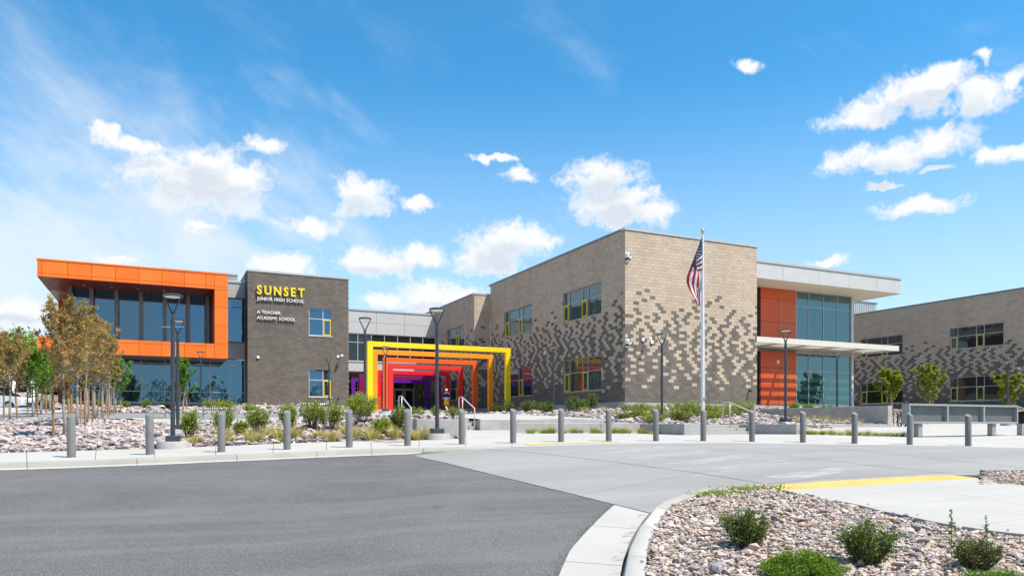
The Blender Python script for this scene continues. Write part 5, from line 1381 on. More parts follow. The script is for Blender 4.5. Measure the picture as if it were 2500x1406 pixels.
# entrance walk
bed('entrance_walk', [(8.5, 28.3), (11.7, 28.3), (11.7, 27.2), (17.4, 27.2), (17.2, 34), (19.6, 47), (20.4, 56), (23.9, 57.4), (23.9, 67), (14.1, 67), (14.1, 60.3), (12.4, 50), (10.2, 44), (8.7, 36)], U, .03, 'concrete_walk', .3)
flatband('access_ramp', [(11.4, 23.7), (13, 23.7), (15, 23.7), (17.6, 23.7)], [(11.4, 27.05), (13, 27.05), (15, 27.05), (17.6, 27.05)], 'concrete_walk', 0, lambda X, Y: -.26 + .30 * sstep(11.0, 18., X))
cp = [(17.5, 27.3), (17.5, 23.9), (17.5, 23.2), (21, 23.2), (21.5, 24.6), (21.5, 20.2), (26.4, 23), (26.6, 27.0), (35.0, 27.1), (35.0, 37.4), (25.6, 37.4), (25.4, 57.5), (21.0, 57.4), (19.7, 47), (17.3, 34)]
bed('centre_bed', cp, U, -.04, 'rock_bed', .5)
rocks('rock_mulch', 'pinkish rocks on the slope below the pale block wall', cp, U, 15, .13, .26, PINK, 0, avoid=[(*at_f(1351, 42.8), .36)])
rp = [(35.4, 29.5), (44, 30), (54, 33), (66, 36), (67.6, 38), (67.6, 56), (51, 56), (51, 40), (49.3, 40.7), (36, 40.7), (35.4, 37)]
def rsurf(X, Y):
    X = np.asarray(X, float); Y = np.asarray(Y, float)
    a = -.08 + 1.22 * sstep(28.5, 38.5, Y); b = -.02 + 1.35 * sstep(44, 66, X + .25 * (Y - 30)); return np.maximum(a * sstep(54, 46, X), b)
bed('right_bed', rp, rsurf, -.04, 'rock_bed', .6)
rocks('rock_mulch', 'pinkish rocks on the bank behind the bike rack', rp, rsurf, 10, .16, .30, PINK, 0)
# foreground gravel island
def islsurf(X, Y):
    r, f = RF(np.asarray(X, float), np.asarray(Y, float)); return Road(r, f) + .085
isl_poly = [gpw(1576, 1470, Isl), gpw(1577, 1406, Isl), gpw(1585, 1327, Isl), gpw(1607, 1277, Isl), gpw(1630, 1243, Isl), gpw(1645, 1232, Isl), gpw(1675, 1216, Isl), gpw(1724, 1200, Isl), gpw(1789, 1189, Isl), gpw(1861, 1180, Isl), gpw(1895, 1190, Isl), gpw(1975, 1204, Isl), gpw(2062, 1223, Isl), gpw(2150, 1246, Isl), gpw(2300, 1277, Isl), gpw(2420, 1295, Isl), gpw(2600, 1317, Isl), gpw(2750, 1350, Isl), gpw(2750, 1470, Isl)]
bed('island_bed', isl_poly, islsurf, -.02, 'gravel_bed', .12)
rocks('gravel', 'tan and grey crushed gravel covering the foreground island', isl_poly, islsurf, 620, .030, .060, TAN, .0, .62, sig=.32)
rocks('gravel', 'fine crushed chips between the gravel of the foreground island', isl_poly, islsurf, 900, .014, .030, TAN, -.004, .7)
sg = [gpw(2396, 1151, Isl), gpw(2500, 1150, Isl), gpw(2800, 1150, Isl), gpw(2800, 1219, Isl), gpw(2600, 1189, Isl), gpw(2500, 1177, Isl), gpw(2440, 1168, Isl)]
sgb = sg[:3] + [gpw(2800, 1240, Isl), gpw(2600, 1205, Isl), gpw(2500, 1192, Isl), gpw(2440, 1182, Isl), gpw(2396, 1168, Isl)]
sgs = lambda X, Y: islsurf(X, Y) + .012
bed('strip_bed', sgb, sgs, -.05, 'gravel_bed', .10); rocks('gravel', 'tan gravel strip at the far end of the yellow tactile paving', sg, sgs, 420, .035, .075, TAN, 0, .62)

def litter():
    # grit along the asphalt edge and stones kicked onto the kerb
    ga = smooth_curve([gp(px, py, 0, Road) for px, py in ((1352, 1450), (1363.6, 1406), (1391, 1344), (1420, 1310), (1468, 1260), (1500, 1232))], 400, 1); i = RS.randint(0, 400, 900)
    p = ga[i] + RS.normal(0, .035, (900, 2)) + np.array([-.02, 0]); z = Road(p[:, 0], p[:, 1]) + H0; x = p[:, 0] * CA + p[:, 1] * SA; y = -p[:, 0] * SA + p[:, 1] * CA
    o = stones('grit', x, y, z, RS.uniform(.004, .014, 900), pal(RS, 900, [(.16, .155, .15), (.25, .24, .23), (.10, .10, .10)]), RS); tag(o, 'fine grit along the edge of the asphalt by the kerb', 'grit', kind='stuff')
    q = np.array([gpw(px, py, Isl) for px, py in ((1592, 1300), (1580, 1345), (1583, 1360), (1600, 1282), (1616, 1262), (1576, 1388), (1640, 1240), (1990, 1202), (2120, 1232), (2240, 1258), (2400, 1287), (2330, 1278), (2460, 1296), (1568, 1372), (1588, 1318))]); n = len(q)
    z = islsurf(q[:, 0], q[:, 1]) + H0 + .05; o = stones('stray_stones', q[:, 0], q[:, 1], z, RS.uniform(.025, .045, n), pal(RS, n, TAN), RS); tag(o, 'stray gravel stones spilled on the island edges', 'stones', kind='stuff')
litter()

# ------------------------------------------------------------------ plants
def leaves_mesh(name, C, size, cols, rng, parent, mt='leaf', up=.35, asp=.55):
    """diamond leaves at points C"""
    N = len(C); n = rng.normal(size=(N, 3)); n[:, 2] = np.abs(n[:, 2]) + up; n /= np.linalg.norm(n, axis=1)[:, None]
    a = np.cross(n, rng.normal(size=(N, 3))); a /= np.linalg.norm(a, axis=1)[:, None] + 1e-9; b = np.cross(n, a)
    s = (size * rng.uniform(.6, 1.25, N))[:, None]; droop = -n * s * .18
    V = np.stack([C - a * s * .5, C + b * s * asp * .5 + droop * .2, C + a * s * .5 + droop, C - b * s * asp * .5 + droop * .2], 1).reshape(-1, 3)
    F_ = np.arange(N * 4).reshape(N, 4); return np_mesh(name, V, F_, MAT[mt], parent, col=np.repeat(cols, 4, axis=0))
def vary(rng, n, base, jit=.25):
    base = np.array(base); c = base[rng.randint(len(base), size=n)] * rng.uniform(1 - jit, 1 + jit, (n, 1)); return np.clip(c, .005, .9)
OLIVE = [(.36, .22, .085), (.30, .20, .07), (.40, .24, .11), (.24, .21, .05), (.42, .28, .095), (.20, .21, .04), (.36, .19, .095)]
GREEN = [(.11, .23, .018), (.15, .28, .024), (.085, .18, .016), (.19, .30, .03)]
YGREEN = [(.22, .28, .02), (.27, .31, .026), (.16, .25, .02), (.30, .29, .04), (.26, .20, .04)]
SHRUB = [(.19, .26, .022), (.25, .30, .03), (.13, .20, .02), (.30, .32, .05)]
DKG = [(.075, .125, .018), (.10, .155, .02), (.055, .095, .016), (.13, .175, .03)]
JUN = [(.09, .17, .012), (.13, .21, .015), (.06, .12, .01), (.16, .23, .02)]
def young_tree(name, X, Y, z, h, cr, cb, rng, cols, label, nl=14, lpt=26, leaf=.075, stakes=2, bark='bark_pale', upright=.75, group=None, lean=0., tr=.045):
    rt = empty(name, (X, Y, z), label, 'tree', group)
    tr_pts = [Vector((X, Y, z - .1))]; k = 9
    for i in range(1, k): t = i / (k - 1); tr_pts.append(Vector((X + rng.normal(0, .02) + lean * t, Y + rng.normal(0, .02), z + h * .93 * t)))
    tk = MB(); tk.tube(tr_pts, [tr * (1 - .85 * (i / (k - 1))) + .006 for i in range(k)], 9); tko = tk.build('trunk', MAT[bark], rt, smooth=True)
    limb = MB(); pts = []
    for i in range(nl):
        t = cb + (.88 - cb) * (i / (nl - 1)) ** .85; o = Vector((X + lean * t, Y, z + h * t)); an = i * 2.4 + rng.uniform(-.4, .4)
        crown = cr * (math.sin(min(1, (t - cb * .55) / (1 - cb * .55) * 1.05) * math.pi * .78 + .5) * .75 + .35)
        ln = crown * rng.uniform(.75, 1.15) * (1.25 if t < .6 else .9); up = rng.uniform(upright * .7, upright * 1.3)
        d = Vector((math.cos(an), math.sin(an), up)).normalized()
        L_ = [o]; q = o.copy()
        for s in range(5):
            d = (d + Vector((rng.normal(0, .10), rng.normal(0, .10), .13))).normalized(); q = q + d * ln / 4; L_.append(q.copy())
        r0 = tr * .42 * (1 - .5 * t); limb.tube(L_, [r0 * (1 - .16 * s) for s in range(6)], 5)
        for s in range(1, 6):
            for w in range(3):
                a = L_[s]; td = (Vector((rng.normal(), rng.normal(), rng.normal() * .7 + .55))).normalized(); tl = rng.uniform(.18, .42) * cr * .55
                e = a + td * tl; limb.tube([a, a + td * tl * .5, e], [.006, .004, .002], 3, caps=False)
                m = max(3, int(lpt * rng.uniform(.4, 1.0) * (.35 + .16 * s)))
                tt = rng.uniform(.15, 1.05, m)[:, None]; pts.append(np.array(a)[None] + np.array(td * tl)[None] * tt + rng.normal(0, .045, (m, 3)))
    top = np.array(tr_pts[-1]); m = lpt * 3; pts.append(top[None] + np.c_[rng.normal(0, .07, m), rng.normal(0, .07, m), rng.uniform(-.5, .25, m)])
    limb.build('limbs', MAT[bark], tko, smooth=True)
    C = np.concatenate(pts); leaves_mesh('crown', C, leaf, vary(rng, len(C), cols), rng, rt)
    for s in range(stakes):
        sg = 1 if s == 0 else -1; dx = sg * rng.uniform(.20, .30); hh = rng.uniform(1.35, 1.6)
        MB().tube([(X + dx * 1.0, Y + rng.uniform(-.1, .1), z - .15), (X + dx * rng.uniform(.4, 1.15), Y + rng.uniform(-.08, .08), z + hh)], .036, 8).build('stake', MAT['wood_stake'], rt, smooth='auto')
    if stakes: MB().tube([(X - .25, Y, z + 1.25), (X + .25, Y, z + 1.25)], .008, 5).build('tie', MAT['black_rubber'], rt)
    return rt
def left_trees():
    rng = np.random.RandomState(11); gr = 'young staked trees in the left bed'
    L = [(156, 22.6, 750, 1.0, OLIVE, 'tallest staked young tree with olive bronze leaves behind the leftmost bollard', 26), (188, 28.6, 765, .95, OLIVE, 'staked olive leaved tree just right of the tallest staked one', 22),
         (211, 31.8, 760, .95, OLIVE, 'olive leaved staked tree, third from the left bollard rightwards', 20), (232, 34.4, 775, .9, OLIVE, 'olive leaved staked tree in front of the left glazing', 20), (250, 36.6, 790, .85, OLIVE, 'olive leaved staked tree rightmost of the olive clump', 18),
         (267, 40.0, 830, .8, OLIVE, 'small olive staked tree at the back right of the clump', 16), (282, 42.5, 880, .75, GREEN, 'bright green young tree at the right end of the staked clump', 26),
         (25, 34.0, 828, 1.15, OLIVE, 'broad olive leaved staked tree at the left edge of the picture', 26), (-30, 32.0, 840, 1.2, OLIVE, 'olive leaved tree cut by the left picture edge', 22), (79, 38.0, 862, .9, GREEN, 'green leaved staked tree left of the tallest tree', 26), (101, 41.0, 868, .85, GREEN, 'green leaved staked tree seen behind the tallest tree', 22),
         (122, 43.5, 845, .85, OLIVE, 'thin olive staked tree at the back of the clump beside the tan wall', 16), (448, 45.5, 877, .6, GREEN, 'slim green young tree just right of the near left lamp', 26)]
    for px, f, ty, cr, cols, lab, lpt in L:
        X, Y = at_f(px, f); z = Utop(X, Y); h = zpx(ty, f) - z
        young_tree('staked_tree', X, Y, z, h, cr, .30, rng, cols, lab, nl=19, lpt=int(lpt * 1.6), leaf=.062 + .0007 * f, upright=1.05, group=gr, tr=.05)
left_trees()
def right_trees():
    rng = np.random.RandomState(21)
    for px, f, ty, cr, lab in ((2176, 52, 910, .85, 'yellow green young tree left of three beyond the bike rack'), (2270, 54, 903, 1.05, 'yellow green young tree above the left part of the metal screen'), (2467, 52, 920, .95, 'yellow green young tree behind the lamp at the right edge')):
        X, Y = at_f(px, f); z = float(rsurf(X, Y)) + H0 if in_poly([X], [Y], rp)[0] else Ttop(X, Y)
        h = zpx(ty, f) - z; young_tree('young_tree', X, Y, z, h, cr, .30, rng, YGREEN, lab, nl=15, lpt=80, leaf=.13, upright=.8, group='young trees before the shaded wing', bark='bark_pale')
right_trees()

def shrub(name, X, Y, z, w, h, rng, cols, label, group=None, ns=26, lps=26, leaf=.05, stem='stem_purple', bare=.35, splay=.5, mtl='leaf'):
    rt = empty(name, (X, Y, z), label, 'shrub', group); st = MB(); pts = []
    for i in range(ns):
        an = rng.uniform(0, 2 * math.pi); rr = math.sqrt(rng.uniform(0, 1)); hh = h * rng.uniform(.7, 1.08) * (1 - .28 * rr * rr)
        b = Vector((X + math.cos(an) * rr * w * .16, Y + math.sin(an) * rr * w * .16, z - .03)); e = Vector((X + math.cos(an) * rr * w * splay, Y + math.sin(an) * rr * w * splay, z + hh))
        mid = b.lerp(e, .5) + Vector((rng.normal(0, .03), rng.normal(0, .03), .04)); st.tube([b, mid, e], [.008, .006, .003], 4, caps=False)
        for _ in range(3):
            t = rng.uniform(.35, .95); a = b.lerp(e, t); tw = a + Vector((rng.normal(0, .09), rng.normal(0, .09), rng.uniform(.03, .14))) * (w / .7); st.tube([a, tw], [.004, .002], 3, caps=False)
            k = max(2, lps // 4); q = rng.uniform(.3, 1.1, k)[:, None]; pts.append(np.array(a)[None] * (1 - q) + np.array(tw)[None] * q + rng.normal(0, .022, (k, 3)))
        k = lps; t = rng.uniform(bare, 1.02, k)[:, None] ** .8; pts.append(np.array(b)[None] * (1 - t) + np.array(e)[None] * t + rng.normal(0, .035, (k, 3)) * (w / .7))
    st.build('stems', MAT[stem], rt); C = np.concatenate(pts); C = C[C[:, 2] > z + h * .04]
    leaves_mesh('foliage', C, leaf, vary(rng, len(C), cols), rng, rt, mtl); return rt
def tuft(X, Y, z, h, w, rng, cols, label, group, nb=110, wd=.006, name='grass_tuft'):
    n = nb; an = rng.uniform(0, 2 * math.pi, n); rr = np.sqrt(rng.uniform(0, 1, n)); hh = h * rng.uniform(.55, 1.1, n) * (1 - .25 * rr)
    b = np.c_[X + np.cos(an) * rr * w * .2, Y + np.sin(an) * rr * w * .2, np.full(n, z - .02)]; out = np.c_[np.cos(an), np.sin(an), np.zeros(n)]
    m = b + out * (rr * w * .22)[:, None] + np.c_[np.zeros((n, 2)), hh * .62]; t = b + out * (rr * w * .55 + .03)[:, None] + np.c_[rng.normal(0, .03, (n, 2)), hh]
    s = np.c_[-np.sin(an + rng.uniform(-1, 1, n)), np.cos(an), np.zeros(n)] * wd
    V = np.stack([b - s, b + s, m + s * .8, m - s * .8, t], 1).reshape(-1, 3); k = np.arange(n)[:, None] * 5
    F_ = np.concatenate([np.c_[k, k + 1, k + 2, k + 3], np.c_[k + 3, k + 2, k + 4, k + 4]]); F3 = np.concatenate([np.c_[k, k + 1, k + 2], np.c_[k, k + 2, k + 3], np.c_[k + 3, k + 2, k + 4]])
    base = np.array(cols); ci = base[rng.randint(len(base), size=n)] * rng.uniform(.75, 1.25, (n, 1)); C = np.repeat(ci, 5, axis=0)
    o = np_mesh(name, V, F3, MAT['blade'], None, col=np.clip(C, 0, .9)); o.data.transform(Matrix.Translation((-X, -Y, -z))); o.location = (X, Y, z); tag(o, label, 'grass', group); return o
STRAW = [(.46, .37, .17), (.40, .33, .14), (.52, .43, .22), (.30, .30, .08), (.36, .31, .10)]
LIME = [(.24, .26, .03), (.18, .22, .02), (.30, .29, .06), (.34, .29, .10), (.20, .19, .03)]
def planting():
    rng = np.random.RandomState(5)
    us = lambda px, f: (lambda q: (q[0], q[1], float(leftsurf(np.array([q[0]]), np.array([q[1]]))[0]) + H0))(at_f(px, f))
    uu = lambda px, f: (lambda q: (q[0], q[1], Utop(*q)))(at_f(px, f))
    # leafy shrubs with purple stems in the left bed
    S_ = [(465, 21.5, .62, .86, 'leafy green shrub right of the near left lamp'), (545, 23.5, .85, .95, 'leafy green shrub beside the third bollard'), (590, 22.6, .45, .42, 'low sprawling green shrub right of the third bollard'), (632, 22.2, .70, .86, 'leafy green shrub between the third and fourth bollards'), (705, 22.6, .85, .84, 'leafy green shrub behind the fourth bollard'),
          (765, 22.9, .80, .80, 'leafy green shrub midway between the fourth and fifth bollards'), (805, 22.4, .85, .84, 'leafy green shrub just left of the fifth bollard'), (880, 23.4, .95, .92, 'leafy green shrub right of the fifth bollard'), (935, 21.6, .62, .46, 'low leafy shrub left of the sixth bollard'), (975, 22.4, .62, .78, 'leafy shrub directly behind the sixth bollard')]
    for px, f, w, h, lab in S_: X, Y, z = us(px, f); shrub('leafy_shrub', X, Y, z, w * 1.15, h * 1.05, rng, SHRUB, lab, 'leafy shrubs in the left bed', ns=38, lps=38, leaf=.056, bare=.42, splay=float(rng.uniform(.34, .5)))
    X, Y, z = uu(880, 33); shrub('leafy_shrub', X, Y, z, 1.6, .95, rng, GREEN, 'dense green shrub at the foot of the pole lamp left of the yellow frame', 'leafy shrubs in the left bed', ns=60, lps=60, leaf=.07, bare=.15)
    for px, f, w, h in ((115, 47, .9, .6), (175, 50, .9, .6), (240, 50, .8, .55), (300, 48, .9, .55), (355, 47, .9, .7), (405, 46, 1.0, .5), (520, 47, 1.3, .75), (555, 48, 1.3, .65), (610, 44, .8, .5)):
        X, Y, z = uu(px, f); shrub('foundation_shrub', X, Y, z, w, h, rng, SHRUB if px > 500 else DKG + SHRUB, 'small green shrub along the foot of the left glazing', 'shrubs along the foot of the left glazing', ns=26, lps=30, leaf=.075, bare=.1)
    for px, f, w, h, lab in ((1018, 34, .9, .45, 'low shrub in the raised bed left of the runner'), (1003, 36, .7, .4, 'low shrub in the raised bed nearer the frames'), (1062, 33.5, .6, .5, 'thin twiggy shrub in the raised bed left of the person'), (1107, 29.5, .75, .55, 'green bushy shrub in the raised bed in front of the person')):
        X, Y, z = uu(px, f); shrub('bed_shrub', X, Y, z, w, h, rng, DKG + SHRUB, lab, 'shrubs in the raised bed at the gateway', ns=24, lps=22, leaf=.055, bare=.3)
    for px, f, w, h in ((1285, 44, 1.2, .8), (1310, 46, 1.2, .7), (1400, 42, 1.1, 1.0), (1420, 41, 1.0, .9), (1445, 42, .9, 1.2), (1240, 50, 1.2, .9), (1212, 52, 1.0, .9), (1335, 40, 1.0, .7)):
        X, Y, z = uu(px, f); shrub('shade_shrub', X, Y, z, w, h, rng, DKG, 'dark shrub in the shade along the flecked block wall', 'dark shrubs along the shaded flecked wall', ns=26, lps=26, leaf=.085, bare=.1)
    for px, f, w, h in ((1540, 41, 1.2, .45), (1570, 41, 1.2, .5), (1600, 37, 1.2, .6), (1560, 35.5, 1.2, .35), (1530, 33, .9, .3), (1595, 31, 1.1, .35), (1640, 33, 1.3, .5), (1655, 39, 1.3, .75), (1680, 39, 1.2, .75), (1700, 38, 1.1, .8), (1670, 32.5, 1.0, .5), (1735, 38, 1.2, .75), (1755, 37.5, 1.2, .75), (1778, 39, 1.2, .75), (1740, 34.5, 1.0, .5), (1800, 41, 1.2, .75), (1822, 42, 1.1, .8)):
        X, Y, z = uu(px, f); shrub('slope_shrub', X, Y, z, w, h, rng, SHRUB + YGREEN if px % 2 else SHRUB, 'yellow green shrub on the rock slope below the pale block wall', 'shrubs on the slope below the pale wall', ns=30, lps=26, leaf=.065, bare=.15)
    for px, f, w, h in ((1938, 46.5, .8, .6), (1972, 46.5, .8, .55), (2020, 46, 1.0, .4)):
        X, Y = at_f(px, f); z = H0 + .85; shrub('terrace_shrub', X, Y, z, w, h, rng, GREEN, 'bright green shrub behind the tall stained wall', 'shrubs behind the tall stained wall', ns=22, lps=24, leaf=.08, bare=.1)
    # grasses
    for px, f in ((478, 19.6), (548, 20.8), (552, 19.7), (612, 20.2), (625, 19.9), (662, 21.2), (680, 20.3), (720, 20.9), (782, 21.0), (808, 20.6), (848, 21.4), (866, 21.0), (905, 20.9), (912, 21.4), (965, 21.1), (1000, 21.6), (1022, 21.3), (1032, 21.6)):
        X, Y, z = us(px, f); tuft(X, Y, z, rng.uniform(.32, .55), .6, rng, STRAW, 'blond dry grass tuft in front of the left bed shrubs', 'blond grass tufts in the left bed', 190)
    for px, f in ((690, 19.95), (742, 20.6), (930, 20.6), (543, 19.3)):
        X, Y, z = us(px, f); tuft(X, Y, z, .2, .3, rng, LIME, 'small lime green grass tuft at the edge of the left bed', 'small lime tufts at the left bed edge', 90)
    for i in range(15):
        px = 1302 + i * 24; X, Y = at_f(px + rng.uniform(-6, 6), 0); k = (px - CX) / FPX; Yt = 23.15 if px < 1590 else 22.6; X, f = at_y(px, Yt - rng.uniform(0, .4)); tuft(X, Yt - rng.uniform(0, .3), Ttop(X, Yt), rng.uniform(.18, .36), .55, rng, LIME, 'lime green grass tuft along the long low wall by the stairs', 'grass tufts along the long low wall', 130)
    for i in range(12):
        px = 1962 + i * 22; f = 26.0 + rng.uniform(-.6, .6) + (px - 1962) * .012; X, Y = at_f(px, f); tuft(X, Y, Ttop(X, Y), rng.uniform(.20, .36), .6, rng, LIME, 'lime green grass tuft in the strip before the low kerb wall', 'grass tufts before the low kerb wall', 140)
    for i in range(14):
        px = 1945 + i * 16; Yt = 27.6 + rng.uniform(0, 1.5); X, f = at_y(px, Yt); tuft(X, Yt, Utop(X, Yt), rng.uniform(.35, .6), .6, rng, STRAW, 'dry straw coloured grass against the tall stained wall', 'dry grasses against the tall stained wall', 60)
    for px, f in ((1430, 40.5), (1475, 41), (1495, 36)):
        X, Y, z = uu(px, f); tuft(X, Y, z, .5, .8, rng, STRAW, 'dry grass tuft near the shaded corner of the pale wall', 'dry grasses near the shaded corner', 120)
    # foreground island plants
    gi = lambda px, py: (lambda q: (q[0], q[1], float(islsurf(np.array([q[0]]), np.array([q[1]]))[0]) + H0))(gpw(px, py, Isl))
    X, Y, z = gi(1822, 1328); shrub('island_shrub', X, Y, z, .42, .36, rng, DKG, 'dark green twiggy shrub in the middle of the gravel island', ns=40, lps=80, leaf=.024, bare=.12, splay=.52, stem='bark_brown')
    X, Y, z = gi(2118, 1368); shrub('island_shrub', X, Y, z, .42, .36, rng, DKG, 'dark green rounded shrub on the right of the gravel island', ns=42, lps=84, leaf=.024, bare=.06, splay=.5, stem='bark_brown')
    X, Y, z = gi(2385, 1378); shrub('island_shrub', X, Y, z, .36, .24, rng, DKG + [(.11, .06, .05)], 'low purplish shrub at the right of the gravel island', ns=34, lps=50, leaf=.022, bare=.1, splay=.55)
    for px, py, h, lab in ((2322, 1330, .36, 'tall thin leafy shoot on the right of the gravel island'), (2408, 1372, .42, 'second thin leafy shoot nearer the right edge of the island')):
        X, Y, z = gi(px, py); rt = empty('leafy_shoot', (X, Y, z), lab, 'plant'); MB().tube([(X, Y, z), (X + .01, Y, z + h * .5), (X - .005, Y, z + h)], [.005, .004, .002], 5).build('stem', MAT['stem_purple'], rt)
        n = 46; t = rng.uniform(.08, 1, n); C = np.c_[X + rng.normal(0, .016, n) * (1.3 - t), Y + rng.normal(0, .016, n) * (1.3 - t), z + t * h]; leaves_mesh('foliage', C, .035, vary(rng, n, DKG + GREEN), rng, rt)
    def juniper(px, py, w, d, h, lab):
        X, Y, z = gi(px, py); rt = empty('juniper', (X, Y, z), lab, 'shrub'); pts, dirs, sh = [], [], []
        st = MB()
        for i in range(150):
            an = rng.uniform(0, 2 * math.pi); q = math.sqrt(rng.uniform(.02, 1)); e = Vector((X + math.cos(an) * q * w * CA + math.sin(an) * q * d * SA, Y - math.cos(an) * q * w * SA + math.sin(an) * q * d * CA, z + h * (1 - .75 * q * q) * rng.uniform(.75, 1.1))); b = Vector((X + math.cos(an) * q * w * .35, Y + math.sin(an) * q * d * .35, z + .01))
            st.tube([b, b.lerp(e, .5) + Vector((0, 0, .03)), e], [.005, .004, .002], 3, caps=False)
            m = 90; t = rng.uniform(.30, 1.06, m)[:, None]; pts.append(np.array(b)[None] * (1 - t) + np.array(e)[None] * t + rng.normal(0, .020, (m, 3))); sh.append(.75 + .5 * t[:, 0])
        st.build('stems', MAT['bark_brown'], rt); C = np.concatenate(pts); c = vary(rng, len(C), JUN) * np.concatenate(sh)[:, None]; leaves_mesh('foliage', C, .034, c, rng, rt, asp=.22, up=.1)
    juniper(1962, 1398, .34, .25, .205, 'bright green spreading juniper at the bottom of the gravel island'); juniper(2440, 1445, .36, .26, .17, 'bright green juniper cut by the bottom right corner')
    for px, py, w, lab in ((1748, 1203, .20, 'small green weed patch on the island kerb'), (1830, 1190, .30, 'larger green weed mat at the tip of the island')):
        X, Y, z = gi(px, py); n = 700; C = np.c_[X + rng.normal(0, w, n) * CA, Y - rng.normal(0, w * .5, n) * SA + rng.normal(0, .1, n), z + .02 + np.abs(rng.normal(0, .022, n))]; C[:, 2] += H0 * 0
        rt = empty('weed_patch', (X, Y, z), lab, 'plant'); leaves_mesh('foliage', C, .03, vary(rng, n, GREEN + LIME), rng, rt)
    X, Y, z = gi(1900, 1200); rt = empty('seedling', (X, Y, z), 'small broad leaved seedling beside the yellow tactile strip', 'plant'); n = 9; a = np.linspace(0, 6.28, n); C = np.c_[X + .03 * np.cos(a), Y + .03 * np.sin(a), z + rng.uniform(.04, .12, n)]; leaves_mesh('foliage', C, .075, vary(rng, n, SHRUB), rng, rt, up=.1)
planting()

# ------------------------------------------------------------------ far trees
def big_tree(X, Y, z, h, w, rng, cols, label, n=7000, leaf=.45, name='broad_tree', group=None):
    rt = empty(name, (X, Y, z), label, 'tree', group); tk = MB().tube([(X, Y, z - .5), (X + .1, Y, z + h * .3), (X, Y + .1, z + h * .6)], [.28, .22, .1], 8)
    C = []
    for i in range(26):
        an = rng.uniform(0, 6.28); q = math.sqrt(rng.uniform(0, 1)); t = rng.uniform(.28, .95); c = np.array((X + math.cos(an) * q * w * .8 * math.sin(t * 2.7 + .3), Y + math.sin(an) * q * w * .8 * math.sin(t * 2.7 + .3), z + h * t))
        tk.tube([(X, Y, z + h * min(.55, t * .6)), tuple(c)], [.07, .02], 4, caps=False)
        C.append(c[None] + rng.normal(size=(n // 26, 3)) * np.array((w * .27, w * .27, h * .085)))
    tk.build('trunk', MAT['bark_brown'], rt); C = np.concatenate(C); leaves_mesh('crown', C, leaf, vary(rng, len(C), cols), rng, rt); return rt
def far_trees():
    rng = np.random.RandomState(9)
    for px, f, ty, w, lab in ((-40, 92, 838, 7, 'dense green tree far left at the picture edge'), (20, 96, 832, 6.5, 'dense green tree beyond the parked cars'), (75, 92, 842, 6, 'dense green tree behind the tan wall'), (135, 98, 850, 6, 'dense green tree left of the orange frame'), (100, 84, 880, 5, 'grey brown bare tree behind the staked clump'), (50, 86, 872, 5, 'grey brown bushy tree behind the parked cars')):
        X, Y = at_f(px, f); z = H0 + 1.2; big_tree(X, Y, z, zpx(ty, f) - z, w, rng, GREEN if 'green' in lab else [(.13, .115, .095), (.10, .09, .07), (.16, .14, .12)], lab, 13000, .50)
    # wood across the street behind the camera, seen only mirrored in the glazing
    C, cols = [], []
    for X in np.arange(-70, 110, 2.2):
        Y = -58 + rng.uniform(-12, 12); h = rng.uniform(3, 11) * rng.uniform(.6, 1.1); w = rng.uniform(1.5, 4.2); n = 420
        u = rng.normal(size=(n, 3)); u /= np.linalg.norm(u, axis=1)[:, None]; u *= rng.uniform(.55, 1, (n, 1)) ** .5
        C.append(np.c_[X + u[:, 0] * w, Y + u[:, 1] * w, H0 + h * .5 + u[:, 2] * h * .5]); cols.append(vary(rng, n, GREEN + DKG))
    o = leaves_mesh('far_wood', np.concatenate(C), .9, np.concatenate(cols), rng, None); tag(o, 'line of green trees across the street mirrored in the glazing', 'trees', kind='stuff')
far_trees()
